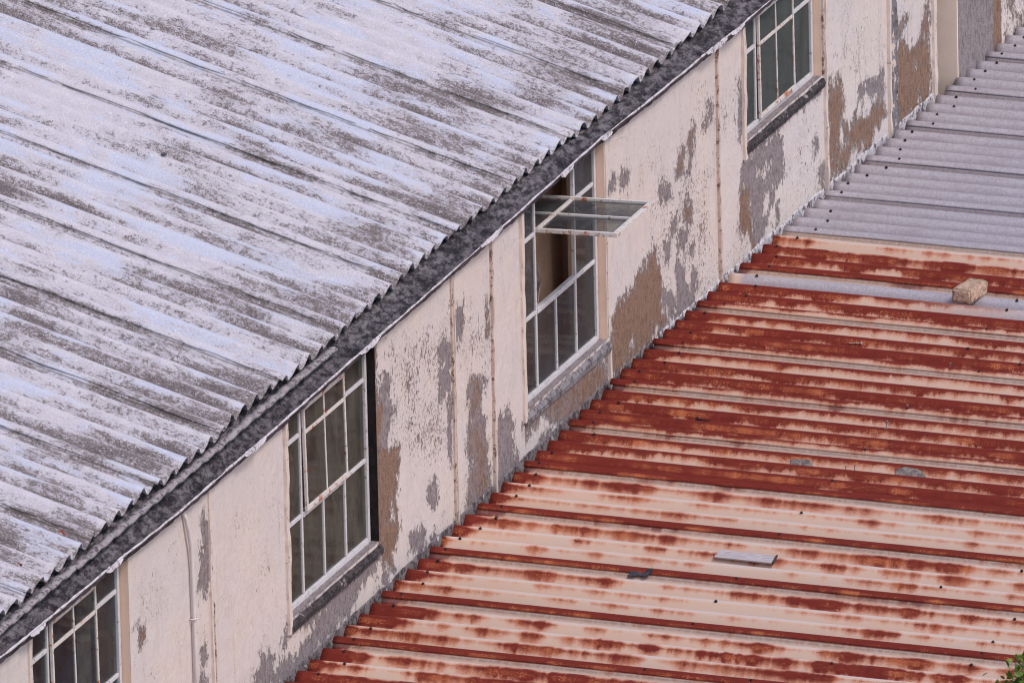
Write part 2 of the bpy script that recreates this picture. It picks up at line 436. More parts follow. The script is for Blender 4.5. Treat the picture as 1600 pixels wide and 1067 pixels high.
PEEL = [
(0.60,[(-1.33,0.87),(-1.24,0.8),(-1.24,0.5),(-1.37,0.48),(-1.41,0.54),(-1.35,0.69)]),
(0.20,[(-2.26,0.6),(-2.16,0.55),(-2.19,0.5),(-2.24,0.49)]),
(0.70,[(-1.36,0.26),(-1.32,0.24),(-1.34,0.15),(-1.41,0.16)]),
(0.70,[(-1.4,0.11),(-1.32,0.04),(-1.33,-0.06),(-1.44,-0.02),(-1.43,0.07)]),
(0.60,[(-0.54,-0.03),(-0.4,-0.12),(-0.38,-0.25),(-0.64,-0.17)]),
(0.70,[(-0.24,-0.17),(-0.09,-0.21),(-0.1,-0.34),(-0.38,-0.25)]),
(0.80,[(-0.17,0.0),(-0.11,-0.05),(-0.2,-0.12),(-0.25,-0.08)]),
(0.60,[(-0.54,-0.04),(-0.42,-0.12),(-0.4,-0.2),(-0.41,-0.26),(-0.7,-0.17),(-0.59,-0.1)]),
(0.80,[(-0.21,-0.18),(-0.13,-0.23),(-0.2,-0.32),(-0.41,-0.26),(-0.38,-0.19)]),
(0.65,[(-0.11,-0.02),(0.48,-0.05),(1.2,-0.06),(1.13,-0.14),(1.02,-0.13),(0.86,-0.17),(0.77,-0.23),(0.59,-0.23),(0.48,-0.27),(0.33,-0.27),(0.2,-0.27),(0.01,-0.22),(0.16,-0.19),(0.25,-0.15),(0.1,-0.1),(-0.11,-0.06)]),
(0.90,[(0.01,-0.17),(0.18,-0.2),(0.24,-0.28),(0.13,-0.28),(-0.09,-0.36),(-0.2,-0.32),(-0.08,-0.23)]),
(0.05,[(1.13,0.09),(1.5,-0.02),(1.43,-0.09),(1.36,-0.13),(1.37,-0.19),(1.31,-0.2),(1.22,-0.12),(1.22,-0.07),(1.16,-0.01)]),
(0.70,[(1.42,-0.22),(1.23,-0.26),(1.17,-0.25),(1.19,-0.2),(1.32,-0.19)]),
(0.05,[(1.13,1.0),(1.21,0.98),(1.2,0.7),(1.34,0.67),(1.34,0.56),(1.22,0.45),(1.5,0.37),(1.51,0.29),(1.45,0.15),(1.43,-0.13),(1.18,-0.06),(1.11,0.17)]),
(0.80,[(1.32,0.81),(1.4,0.72),(1.38,0.66),(1.48,0.58),(1.41,0.58),(1.34,0.41),(1.22,0.45),(1.23,0.62)]),
(0.70,[(2.22,0.73),(2.32,0.63),(2.31,0.43),(2.2,0.43),(2.13,0.43),(2.15,0.54),(2.21,0.59),(2.11,0.67)]),
(0.60,[(2.28,0.43),(2.32,0.42),(2.29,0.09),(2.25,0.12)]),
(0.45,[(2.61,0.41),(2.83,0.34),(2.78,0.22),(2.74,0.2),(2.83,0.1),(2.87,-0.11),(2.88,-0.29),(2.56,-0.26),(2.51,-0.21),(2.53,-0.08),(2.59,-0.07),(2.51,0.07),(2.59,0.22),(2.57,0.35)]),
(1.00,[(3.17,0.08),(3.25,-0.02),(3.23,-0.14),(3.3,-0.22),(3.27,-0.27),(3.2,-0.3),(3.05,-0.29),(2.97,-0.3),(2.98,-0.0),(3.03,0.07)]),
(0.60,[(2.37,0.8),(2.51,0.82),(2.52,0.7),(2.47,0.62),(2.4,0.64)]),
(0.30,[(2.87,0.72),(2.93,0.7),(2.92,0.56),(2.87,0.55)]),
(0.80,[(1.81,-0.13),(1.89,-0.24),(2.04,-0.22),(2.08,-0.28),(1.86,-0.26),(1.61,-0.18),(1.65,-0.13)]),
(0.80,[(1.93,0.05),(2.06,0.03),(2.07,-0.06),(2.02,-0.08),(1.91,0.0)]),
(0.40,[(3.44,-0.02),(4.77,-0.05),(4.76,-0.31),(4.58,-0.27),(4.2,-0.28),(3.97,-0.25),(3.83,-0.17),(3.72,-0.1),(3.49,-0.15),(3.42,-0.14)]),
(0.90,[(3.8,-0.2),(3.97,-0.26),(3.88,-0.28),(3.68,-0.27),(3.63,-0.23)]),
(0.20,[(5.49,0.28),(5.66,0.14),(5.69,-0.02),(5.63,-0.06),(5.74,-0.17),(5.7,-0.24),(5.5,-0.23),(5.34,-0.24),(4.98,-0.24),(4.78,-0.24),(4.8,-0.05),(4.91,0.13),(5.22,0.13),(5.28,0.2),(5.44,0.21)]),
(0.70,[(5.92,0.07),(6.06,0.04),(6.03,-0.06),(6.11,-0.14),(6.19,-0.06),(6.25,-0.09),(6.18,-0.23),(6.02,-0.25),(5.88,-0.26),(5.92,-0.11),(5.89,0.0)]),
(1.00,[(5.63,-0.0),(5.87,-0.08),(5.84,-0.19),(5.76,-0.19)]),
(0.40,[(6.07,0.36),(6.19,0.31),(6.17,0.2),(6.05,0.24)]),
(0.40,[(5.97,0.64),(6.08,0.62),(6.06,0.5),(5.96,0.52)]),
(0.40,[(6.16,0.69),(6.26,0.69),(6.23,0.58),(6.13,0.6)]),
(0.50,[(6.13,0.55),(6.19,0.53),(6.17,0.46),(6.12,0.47)]),
(0.70,[(5.85,0.32),(5.92,0.31),(5.91,0.24),(5.85,0.24)]),
(0.70,[(5.72,0.21),(5.81,0.2),(5.8,0.12),(5.73,0.14)]),
(0.90,[(5.96,0.21),(6.08,0.19),(6.05,0.11),(5.94,0.12)]),
(0.70,[(6.14,0.11),(6.21,0.1),(6.2,0.04),(6.14,0.05)]),
(0.90,[(4.87,0.82),(4.97,0.77),(4.94,0.73),(4.86,0.77)]),
(0.90,[(5.05,0.79),(5.16,0.75),(5.08,0.7),(5.02,0.71)]),
(0.80,[(5.66,0.55),(5.84,0.52),(5.86,0.44),(5.74,0.45),(5.67,0.48)]),
(0.00,[(7.02,0.18),(7.15,0.13),(7.16,0.02),(7.2,-0.09),(7.26,-0.24),(7.21,-0.23),(7.1,-0.07),(7.02,-0.11),(6.96,-0.05)]),
(0.85,[(7.06,0.28),(7.38,0.31),(7.74,0.25),(7.72,0.16),(7.76,0.05),(7.65,0.01),(7.52,0.0),(7.58,-0.03),(7.48,-0.11),(7.39,-0.19),(7.24,-0.23),(7.2,-0.09),(7.15,0.13),(7.02,0.18)]),
(0.80,[(7.14,0.35),(8.39,0.34),(8.39,0.3),(7.76,0.34),(7.57,0.31),(7.13,0.32)]),
(0.70,[(7.01,0.63),(7.08,0.57),(7.07,0.42),(6.99,0.44),(7.02,0.52)]),
(0.90,[(8.28,0.08),(8.34,0.07),(8.33,-0.01),(8.28,0.0)]),
(1.00,[(8.39,-0.08),(8.46,-0.11),(8.46,-0.21),(8.36,-0.17)]),
(0.90,[(7.6,-0.08),(7.66,-0.09),(7.63,-0.21),(7.59,-0.22)]),
(0.15,[(8.53,0.32),(8.64,0.27),(8.69,0.3),(8.78,0.26),(8.82,0.07),(8.92,-0.03),(9.02,0.01),(9.13,-0.04),(9.31,-0.03),(9.54,-0.03),(9.55,-0.13),(9.34,-0.17),(9.3,-0.24),(8.93,-0.15),(8.88,-0.22),(8.63,-0.2),(8.55,-0.21),(8.52,-0.07)]),
(0.60,[(9.1,0.15),(9.29,0.12),(9.52,0.12),(9.54,-0.03),(9.41,-0.01),(9.25,0.09),(9.16,0.06),(9.06,0.08)]),
(0.10,[(9.73,0.17),(9.88,0.19),(10.01,0.1),(10.17,0.13),(10.37,0.09),(10.38,-0.11),(10.37,-0.31),(10.15,-0.27),(9.71,-0.25)]),
(0.30,[(9.82,0.33),(9.99,0.3),(9.88,0.24),(9.75,0.23)]),
(0.30,[(10.28,0.25),(10.38,0.29),(10.37,0.09),(10.22,0.13)]),
(1.00,[(6.48,0.77),(6.55,0.74),(6.57,0.67),(6.42,0.67),(6.48,0.72)]),
(0.40,[(6.21,0.71),(6.28,0.7),(6.26,0.64),(6.21,0.59),(6.14,0.6),(6.18,0.67)]),
(0.60,[(7.02,0.74),(7.06,0.75),(7.07,0.49),(7.06,0.41),(7.0,0.43),(6.99,0.54)]),
]
ISLANDS = [
[(7.28,0.2),(7.56,0.16),(7.54,0.11),(7.4,0.08),(7.31,0.16)],
[(7.4,0.04),(7.55,-0.01),(7.48,-0.1),(7.36,-0.11)],
[(8.74,0.05),(8.78,0.02),(8.86,-0.1),(8.81,-0.13),(8.71,-0.06)],
[(8.57,-0.07),(8.62,-0.12),(8.58,-0.11)],
[(10.11,0.06),(10.13,-0.01),(10.09,-0.01)],
[(10.16,-0.17),(10.22,-0.23),(10.14,-0.22)],
[(0.74,-0.07),(0.89,-0.1),(0.74,-0.1),(0.67,-0.08)],
[(0.28,-0.08),(0.43,-0.08),(0.38,-0.11),(0.25,-0.13)],
[(0.91,-0.18),(1.04,-0.19),(1.03,-0.27),(0.84,-0.23)],
[(5.5,-0.16),(5.63,-0.18),(5.62,-0.23),(5.49,-0.2)],
[(5.15,-0.13),(5.2,-0.16),(5.14,-0.17)],
[(1.37,0.1),(1.42,0.08),(1.39,0.05),(1.33,0.05)],
[(3.98,-0.06),(4.16,-0.07),(4.07,-0.08)],
[(3.63,-0.11),(3.74,-0.11),(3.8,-0.2),(3.74,-0.22),(3.57,-0.22)],
[(4.62,-0.06),(4.74,-0.06),(4.71,-0.12),(4.59,-0.09)],
[(2.58,0.0),(2.65,-0.04),(2.59,-0.09)],
]
CHIPS = [
(1.00,[(1.33,0.97),(2.3,0.84),(2.25,0.08),(1.99,0.08),(1.37,0.5)]),
(0.90,[(2.35,0.87),(2.93,0.7),(2.9,0.34),(2.39,0.49)]),
(0.90,[(5.55,0.63),(6.51,0.55),(6.55,-0.16),(5.59,0.06)]),
(0.45,[(4.86,0.96),(6.52,0.62),(6.5,0.37),(4.84,0.7)]),
(0.90,[(6.32,0.88),(7.09,0.74),(7.02,0.42),(6.3,0.59)]),
(0.65,[(8.58,0.74),(9.56,0.4),(9.56,0.03),(8.53,0.36)]),
(0.35,[(-2.29,0.9),(-1.53,0.7),(-1.54,0.52),(-2.3,0.41)]),
(0.40,[(-0.92,0.49),(-0.23,0.38),(-0.41,0.23),(-0.93,0.34)]),
(0.60,[(7.75,0.25),(8.45,0.23),(8.43,-0.17),(7.6,-0.21)]),
(0.30,[(-1.16,0.86),(-0.21,0.64),(-0.22,0.45),(-1.18,0.57)]),
(0.90,[(9.76,0.45),(10.38,0.29),(10.38,0.17),(9.81,0.16)]),
]
def mat_leaf():
    k = NT("green_leaf")
    rn = k.n("ShaderNodeObjectInfo").outputs['Random']
    p = k.pos()
    c = k.mix(k.noise(p, 9.0, 3, 0.6), lin(52, 74, 30), lin(110, 128, 42))
    c = k.mix(k.attr("young"), c, lin(150, 165, 60))
    d = k.n("ShaderNodeBsdfPrincipled")
    k.put(d.inputs['Base Color'], c); k.put(d.inputs['Roughness'], 0.5)
    t = k.n("ShaderNodeBsdfTranslucent"); k.put(t.inputs[0], c)
    a = k.n("ShaderNodeMixShader"); a.inputs[0].default_value = 0.3
    k.t.links.new(d.outputs[0], a.inputs[1]); k.t.links.new(t.outputs[0], a.inputs[2])
    k.t.links.new(a.outputs[0], k.out.inputs[0])
    return k.m
M['leaf'] = mat_leaf()
def mat_brick():
    k = NT("mossy_old_brick")
    p = k.obj()
    n1 = k.noise(p, 45.0, 5, 0.7); n2 = k.noise(p, 160.0, 3, 0.7); n3 = k.noise(p, 14.0, 3, 0.6)
    c = k.mix(k.step(n1, 0.38, 0.62), lin(168, 134, 116), lin(218, 182, 160))
    c = k.mix(k.step(n2, 0.54, 0.66), c, lin(232, 208, 184))
    c = k.mix(k.step(n2, 0.44, 0.34), c, lin(84, 66, 56))
    nz = k.sep(k.n("ShaderNodeNewGeometry").outputs['Normal'])[2]
    moss = k.mul(k.step(nz, 0.4, 0.9), k.step(k.add(n3, k.mul(k.sub(n1, 0.5), 0.7)), 0.42, 0.6))
    c = k.mix(k.mul(moss, 0.4), c, lin(132, 122, 92))
    k.bsdf(c, 0.95, 0.0, k.bump(k.add(n1, n2), 0.008, 0.9), 0.2)
    return k.m
M['brick'] = mat_brick()

# ---------------------------------------------------------------- mesh helpers
def mk(name, v, f, mat, parent=None, smooth=False, attrs=None, uv=None, label=None):
    me = bpy.data.meshes.new(name)
    v = np.asarray(v, dtype=np.float64).reshape(-1, 3)
    me.from_pydata(v.tolist(), [], [tuple(int(i) for i in q) for q in f])
    if attrs:
        for an, av in attrs.items():
            a = me.attributes.new(an, 'FLOAT', 'POINT')
            a.data.foreach_set("value", np.asarray(av, dtype=np.float32).ravel())
    if uv is not None:
        ul = me.uv_layers.new(name="UVMap")
        li = np.zeros(len(me.loops), dtype=np.int32)
        me.loops.foreach_get("vertex_index", li)
        ul.data.foreach_set("uv", np.asarray(uv, dtype=np.float32)[li].ravel())
    me.materials.append(mat)
    if smooth:
        me.polygons.foreach_set("use_smooth", [True]*len(me.polygons))
    me.update()
    o = bpy.data.objects.new(name, me)
    COL.objects.link(o)
    if parent is not None: o.parent = parent
    if label: o["label"] = label
    return o

def grid_faces(n, m_, base=0, flip=False):
    i, j = np.meshgrid(np.arange(n-1), np.arange(m_-1), indexing='ij')
    a = (i*m_+j).ravel()+base
    q = np.stack([a, a+m_, a+m_+1, a+1], 1)
    return q[:, ::-1] if flip else q

def slab(P, N, th):
    """closed sheet: P (n,m,3) top surface, offset by th against normals N"""
    n, m_ = P.shape[:2]
    Q = P - N*th
    v = np.concatenate([P.reshape(-1, 3), Q.reshape(-1, 3)])
    k = n*m_
    f = [grid_faces(n, m_), grid_faces(n, m_, k, True)]
    idx = np.arange(k).reshape(n, m_)
    ring = np.concatenate([idx[0, :], idx[1:, -1], idx[-1, -2::-1], idx[-2:0:-1, 0]])
    nx = np.roll(ring, -1)
    f.append(np.stack([ring, nx, nx+k, ring+k], 1))
    return v, np.concatenate(f)

class MB:
    def __init__(s): s.v = []; s.f = []
    def box(s, x0, x1, y0, y1, z0, z1, bev=0.0, jit=0.0):
        b = len(s.v)
        c = [(x0, y0, z0), (x1, y0, z0), (x1, y1, z0), (x0, y1, z0), (x0, y0, z1), (x1, y0, z1), (x1, y1, z1), (x0, y1, z1)]
        s.v += [tuple(q+random.uniform(-jit, jit) for q in p) for p in c]
        s.f += [tuple(b+i for i in q) for q in [(0, 3, 2, 1), (4, 5, 6, 7), (0, 1, 5, 4), (1, 2, 6, 5), (2, 3, 7, 6), (3, 0, 4, 7)]]
        return s
    def xf(s, mat, start=0):
        s.v = s.v[:start]+[tuple(mat @ Vector(p)) for p in s.v[start:]]
        return s
    def cyl(s, p0, p1, r0, r1, n=10, cap=True):
        p0 = Vector(p0); p1 = Vector(p1)
        d = (p1-p0).normalized()
        a = d.orthogonal().normalized(); b_ = d.cross(a)
        b = len(s.v)
        for p, r in ((p0, r0), (p1, r1)):
            for i in range(n):
                t = 2*PI*i/n
                s.v.append(tuple(p+a*math.cos(t)*r+b_*math.sin(t)*r))
        for i in range(n):
            j = (i+1) % n
            s.f.append((b+i, b+j, b+n+j, b+n+i))
        if cap:
            s.f.append(tuple(b+i for i in reversed(range(n))))
            s.f.append(tuple(b+n+i for i in range(n)))
        return s
    def tube(s, pts, radii, n=10):
        pts = [Vector(p) for p in pts]
        if not hasattr(radii, '__len__'): radii = [radii]*len(pts)
        b = len(s.v)
        prev = None
        for i, p in enumerate(pts):
            d = (pts[min(i+1, len(pts)-1)]-pts[max(i-1, 0)]).normalized()
            a = d.orthogonal().normalized() if prev is None else (prev-d*prev.dot(d)).normalized()
            prev = a
            c = d.cross(a)
            for q in range(n):
                t = 2*PI*q/n
                s.v.append(tuple(p+(a*math.cos(t)+c*math.sin(t))*radii[i]))
        for i in range(len(pts)-1):
            for q in range(n):
                r = (q+1) % n
                s.f.append((b+i*n+q, b+i*n+r, b+(i+1)*n+r, b+(i+1)*n+q))
        s.f.append(tuple(b+q for q in reversed(range(n))))
        e = b+(len(pts)-1)*n
        s.f.append(tuple(e+q for q in range(n)))
        return s
    def build(s, name, mat, parent=None, smooth=False, bevel=0.0, label=None):
        o = mk(name, s.v, s.f, mat, parent, smooth, label=label)
        if bevel > 0:
            b = bmesh.new(); b.from_mesh(o.data)
            bmesh.ops.bevel(b, geom=list(b.edges), offset=bevel, segments=2, affect='EDGES', profile=0.6, clamp_overlap=True)
            b.to_mesh(o.data); b.free()
            o.data.update()
        return o

def thing(name, label, cat, loc=(0, 0, 0), group=None):
    o = bpy.data.objects.new(name, None)
    COL.objects.link(o)
    o.location = loc
    o["label"] = label; o["category"] = cat
    if group: o["group"] = group
    return o
def tag(o, label, cat, group=None):
    o["label"] = label; o["category"] = cat
    if group: o["group"] = group
    return o

def vnoise(x, seed, n=4096):
    """1-D value noise"""
    r = np.random.default_rng(seed).uniform(-1, 1, n)
    i = np.floor(x).astype(int); t = x-i
    t = t*t*(3-2*t)
    return r[i % n]*(1-t)+r[(i+1) % n]*t
def vnoise2(x, y, seed, n=97):
    r = np.random.default_rng(seed).uniform(-1, 1, (n, n))
    i = np.floor(x).astype(int); j = np.floor(y).astype(int)
    a = x-i; b = y-j
    a = a*a*(3-2*a); b = b*b*(3-2*b)
    g = lambda p, q: r[p % n, q % n]
    return (g(i, j)*(1-a)+g(i+1, j)*a)*(1-b)+(g(i, j+1)*(1-a)+g(i+1, j+1)*a)*b

# ---------------------------------------------------------------- ground
gs = 900
g = mk("ground", [(-gs, -gs, -3.6), (gs, -gs, -3.6), (gs, gs, -3.6), (-gs, gs, -3.6)], [(0, 1, 2, 3)], M['ground'])
g["kind"] = "structure"

# ---------------------------------------------------------------- the long building
house = thing("warehouse", "long cream building with peeling walls under a pale weathered corrugated roof", "building", (0, 4, -3.6))
class _P: pass
def hp(o):                                # keep world placement under the Empty
    return o
def adopt(o, root):
    o.parent = root
    o.matrix_parent_inverse = Matrix.Translation(root.location).inverted()
    return o

EX, EZ, EY0, EP = -0.07, 1.1452, -3.83127, 0.177     # eave crest line, first crest, corrugation pitch
SA = 0.30097                                          # fall of the roof
AMP = 0.0255
RX = -4.3
beta = math.atan(SA)
cb, sb = math.cos(beta), math.sin(beta)
def asb_sheet(k, fine=True):
    """sheet k laps over crest 2+5k on the near side and slips under the next sheet beyond"""
    c0, c1 = 2+5*k, 7+5*k
    y0 = EY0+EP*c0-0.036-0.006*random.random()
    y1 = EY0+EP*c1+0.045
    per = 18 if fine else 8
    nv = int((y1-y0)/EP*per)+1
    Ls = (EX-RX)/cb
    ext = random.uniform(-0.012, 0.014)
    us = np.concatenate([np.linspace(-ext, 3.2, 74 if fine else 8), np.linspace(3.3, Ls, 5)])
    ys = np.linspace(y0, y1, nv)
    U, Y = np.meshgrid(us, ys, indexing='ij')
    w_ = (Y-EY0)/EP
    phi = 2*PI*w_
    cosv = np.cos(phi)
    prof = AMP*(np.sign(cosv)*np.abs(cosv)**0.85-1)
    t = (Y-y0)/(y1-y0)
    lift = 0.0022*(1-t)
    n = prof+lift
    n += 0.0022*vnoise2(U*1.3+k*7.1, Y*2.0, 3)+0.0010*vnoise2(U*6.0, Y*11.0+k*3, 4)
    # broken, curled lower edge
    tip = np.exp(-np.clip(U+ext, 0, None)/0.05)
    n += tip*0.004*vnoise(Y*9.0+50, 5+k)
    du = -tip*0.012*np.clip(vnoise(Y*14.0+80, 9), 0, 1)
    # lifted ragged near edge
    edge = np.exp(-(Y-y0)/0.012)
    n += edge*0.0014*(1+vnoise(U*4.0+30, 20+k))
    Y2 = Y+edge*0.006*vnoise(U*11.0+60, 40+k)
    Uu = U-du
    X = EX-Uu*cb+n*sb
    Z = EZ+Uu*sb+n*cb
    P = np.stack([X, Y2, Z], -1)
    dn = AMP*2*PI/EP*np.sin(phi)              # -dn/dy
    N = np.stack([np.full_like(X, sb), dn, np.full_like(X, cb)], -1)
    N /= np.linalg.norm(N, axis=-1, keepdims=True)
    v, f = slab(P, N, 0.005)
    wave = np.round(w_)
    wr = np.modf(np.abs(np.sin(wave*12.9898+4.1)*43758.5453))[0]
    seam = np.clip(1-np.abs(Y-(EY0+EP*c1-0.041))/0.008, 0, 1)+0.6*np.clip(1-(Y-y0)/0.004, 0, 1)
    one = lambda a: np.concatenate([a.ravel(), a.ravel()])
    attrs = dict(phase=one(0.5-0.5*cosv), flank=one(-np.sin(phi)), wave_rand=one(wr), seam=one(seam))
    uv = np.stack([one(U), one(Y)], -1)
    o = mk("roof_sheet", v, f, M['asbestos'], None, True, attrs, uv)
    return adopt(o, house)
for k in range(-4, 16):
    asb_sheet(k, -2 <= k <= 13)
# far slope and ridge cap (unseen from here, they close the roof)
RZ = EZ+(EX-RX)*SA
ys = np.arange(-6.4, 10.9, EP/6)
us = np.linspace(0, 4.4, 6)
U, Y = np.meshgrid(us, ys, indexing='ij')
P = np.stack([RX-U*cb, Y, RZ-U*sb+AMP*(np.cos(2*PI*(Y-EY0)/EP)-1)], -1)
N = np.zeros_like(P); N[..., 2] = 1
v, f = slab(P[::-1].copy(), N, 0.008)
uv = np.concatenate([np.stack([U.ravel(), Y.ravel()], -1)]*2)
za = np.zeros(len(v))
adopt(mk("rear_roof", v, f, M['asbestos'], None, True, dict(phase=za+.4, flank=za, wave_rand=za+.5, seam=za), uv), house)
b = MB(); b.tube([(RX, -6.4, RZ+0.0), (RX, 10.9, RZ+0.0)], 0.11, 14)
adopt(b.build("ridge_cap", M['sill'], None, True), house)

# hook bolts through the crests of the roof
def roofA(x, y, off=0.0):
    return (x, y, EZ+(EX-x)*SA+off)
def crest_y(y): return EY0+EP*round((y-EY0)/EP)
b0 = None
for (x, y) in ((-2.03, 3.82), (-1.10, 2.92)):
    y = crest_y(y)
    if b0 is None:
        b = MB(); b.cyl((0, 0, -0.002), (0, 0, 0.003), 0.014, 0.012, 14); b.cyl((0, 0, 0.003), (0, 0, 0.012), 0.007, 0.006, 8)
        b0 = o = b.build("roof_bolt", M['slat'], None, False)
    else:
        o = b0.copy(); COL.objects.link(o)
    o.rotation_euler = (0, beta, 0)
    o.location = roofA(x, y, 0.012)
    adopt(o, house)

# ---------------------------------------------------------------- gutter
LIP = [(-6.5, 1.05), (-4.234, 1.053), (-3.772, 1.043), (-2.621, 1.038), (-1.4, 1.032), (-0.297, 1.034), (0.88, 1.056), (2.2, 1.072), (3.279, 1.083), (4.635, 1.099), (5.8, 1.085), (6.885, 1.074), (7.35, 1.080), (9.0, 1.085), (10.5, 1.085)]
lipy = np.array([a for a, _ in LIP]); lipz = np.array([a for _, a in LIP])
gy = np.arange(-6.4, 10.45, 0.012)
lz = np.interp(gy, lipy, lipz)
prof = [(-0.150, 0.004), (-0.118, 0.004), (-0.090, -0.008), (-0.068, -0.020), (-0.045, -0.031), (-0.022, -0.040), (0.0, -0.047), (0.020, -0.050), (0.036, -0.042), (0.050, -0.018), (0.060, 0.0)]
ct = np.linspace(0, 1, 41)
pa = np.linspace(0, 1, len(prof))
px_ = np.interp(ct, pa, [a for a, _ in prof]); pz_ = np.interp(ct, pa, [a for _, a in prof])
Yg, T = np.meshgrid(gy, ct, indexing='ij')
lump = (vnoise2(Yg*14, T*9, 31)*0.5+vnoise2(Yg*33, T*18, 32)*0.3+vnoise2(Yg*70, T*40, 33)*0.25)
moss = np.clip(vnoise2(Yg*5.65+.3, T*3.5, 37)+0.15, 0, 1)*np.clip(1-np.abs(T-0.28)/0.22, 0, 1)
low = np.clip((0.4-Yg)/1.2, 0, 1)
knob = np.exp(-((np.mod((Yg-EY0)/EP-0.35, 1)-0.5)/0.2)**2)*np.exp(-((T-0.34)/0.09)**2)*low*(0.5+0.5*vnoise(Yg*5, 8))
back = lz[:, None]*(1-T)*0+np.interp(gy, lipy, lipz)[:, None]
# the back rises to the roof, the front follows the sagging lip
topz = 1.080+0.0*gy
zz = pz_[None, :]+np.where(T < 0.3, (topz[:, None]*(1-T/0.3)+lz[:, None]*(T/0.3)), lz[:, None])
xx = px_[None, :]+0*Yg
xx = xx+0.008*vnoise(gy*1.1, 71)[:, None]*np.clip(T*2-1, 0, 1)
zz = zz+(0.010*lump+0.018*moss+0.020*knob)*np.clip((1-T)*6, 0, 1)
xx = xx+0.010*knob
P = np.stack([xx, Yg, zz], -1)
N = np.zeros_like(P); N[..., 2] = 1; 
v, f = slab(P, N, 0.006)
one = lambda a: np.concatenate([a.ravel(), a.ravel()])
gut = adopt(mk("gutter", v, f[:, ::-1], M['gutter'], None, True, dict(across=one(T))), house)
# lip: chipped white rim, with a few hanging flakes
ny = len(gy)
rr = 0.0052*(1+0.30*vnoise(gy*16, 51)+0.25*vnoise(gy*47, 52))
rr *= np.where(vnoise(gy*3.3, 53) > 0.62, 0.5, 1.0)
lx = 0.061+0.008*vnoise(gy*1.1, 71)
ang = np.linspace(0, 2*PI, 9)[:-1]
A_, R_ = np.meshgrid(ang, rr)
Yl = np.repeat(gy[:, None], 8, 1)
P = np.stack([lx[:, None]+np.cos(A_)*R_*0.75, Yl, lz[:, None]+np.sin(A_)*R_*1.25-0.002+0.002*vnoise(gy*9, 54)[:, None]], -1)
v = P.reshape(-1, 3)
i, j = np.meshgrid(np.arange(ny-1), np.arange(8), indexing='ij')
a = (i*8+j).ravel(); bq = (i*8+(j+1) % 8).ravel()
f = np.stack([a, bq, bq+8, a+8], 1)
lipo = adopt(mk("gutter_lip", v, f, M['lip'], None, True), gut)
lipo.parent = gut; lipo.matrix_parent_inverse = gut.matrix_parent_inverse.inverted() if False else Matrix.Identity(4)
def flake(y, w_, h):
    """a curl of paint hanging off the rim"""
    b = MB()
    n = 16
    zl_ = np.interp(y, lipy, lipz)
    for q in range(n+1):
        t = q/n
        yy = y-w_/2+w_*t
        z = float(np.interp(yy, lipy, lipz))
        hh = h*(math.sin(PI*t)**0.6)*(0.55+0.45*random.random())+0.003
        c = 0.004*random.uniform(0, 1)
        b.v += [(0.067, yy, z+0.003), (0.069+c, yy, z-hh), (0.066+c, yy, z-hh), (0.063, yy, z+0.002)]
    for q in range(n):
        o_ = q*4
        for (i1, i2) in ((0, 1), (1, 2), (2, 3), (3, 0)):
            b.f.append((o_+i1, o_+i2, o_+4+i2, o_+4+i1))
    b.f += [(3, 2, 1, 0), tuple(n*4+q for q in range(4))]
    return b.build("paint_flake", M['lip'], gut)
for y, w_, h in ((0.93, 0.30, 0.022), (2.78, 0.34, 0.020), (3.98, 0.20, 0.024), (4.62, 0.16, 0.020), (6.45, 0.34, 0.020), (6.80, 0.22, 0.018), (-0.75, 0.30, 0.020), (-2.72, 0.22, 0.018), (-3.75, 0.20, 0.020)):
    flake(y, w_, h)
b = MB(); b.box(-0.235, -0.195, -6.39, 10.89, 0.90, 1.118)  # added dark board, stops interior light showing under the sheet ends
adopt(b.build("eave_light_stop", M['rot']), house)
for yj in (-4.55, -2.73, -0.90, 0.93, 2.76, 4.61, 6.44, 8.27):
    yy_ = np.linspace(yj-0.035, yj+0.035, 9)
    Yj, Tj = np.meshgrid(yy_, ct[::2], indexing='ij')
    xj = np.interp(Tj, ct, px_)+0.008*vnoise(Yj*1.1, 71)*np.clip(Tj*2-1, 0, 1)
    lj = np.interp(Yj, lipy, lipz)
    zj = np.interp(Tj, ct, pz_)+np.where(Tj < 0.3, 1.080*(1-Tj/0.3)+lj*(Tj/0.3), lj)+0.010+0.004*vnoise2(Yj*40, Tj*14, 36)-0.008*(np.abs(Yj-yj)/0.035)**4
    Pj = np.stack([xj+0.003*Tj, Yj, zj], -1)
    Nj = np.zeros_like(Pj); Nj[..., 2] = 1
    vv, ff = slab(Pj, Nj, 0.007)
    mk("gutter_joint", vv, ff[:, ::-1], M['gutter'], gut, True, dict(across=np.concatenate([Tj.ravel()*.5]*2)))
# wavy strip poking out under the sheets at the near end
sy = np.arange(-4.6, 0.75, 0.02)
wv = 0.008*np.cos(2*PI*(sy-EY0)/EP+0.6)+0.007*vnoise(sy*2.2, 61)
fade = np.clip((0.75-sy)/0.7, 0.15, 1)
cs = [(-0.075, 0.006), (-0.052, 0.008), (-0.035, 0.0), (-0.036, -0.012), (-0.075, -0.010)]
P = np.stack([np.stack([cx*np.ones_like(sy)+0.5*wv, sy, EZ-0.062+cz+wv*fade], -1) for cx, cz in cs], 1)
i, j = np.meshgrid(np.arange(len(sy)-1), np.arange(5), indexing='ij')
a = (i*5+j).ravel(); bq = (i*5+(j+1) % 5).ravel()
st = mk("eave_strip", P.reshape(-1, 3), np.stack([a, bq, bq+5, a+5], 1), mat_flaky("pale_eave_strip", lin(150, 140, 142), lin(84, 76, 78), 34, 0.53, 0.85), None, True)
adopt(st, house)
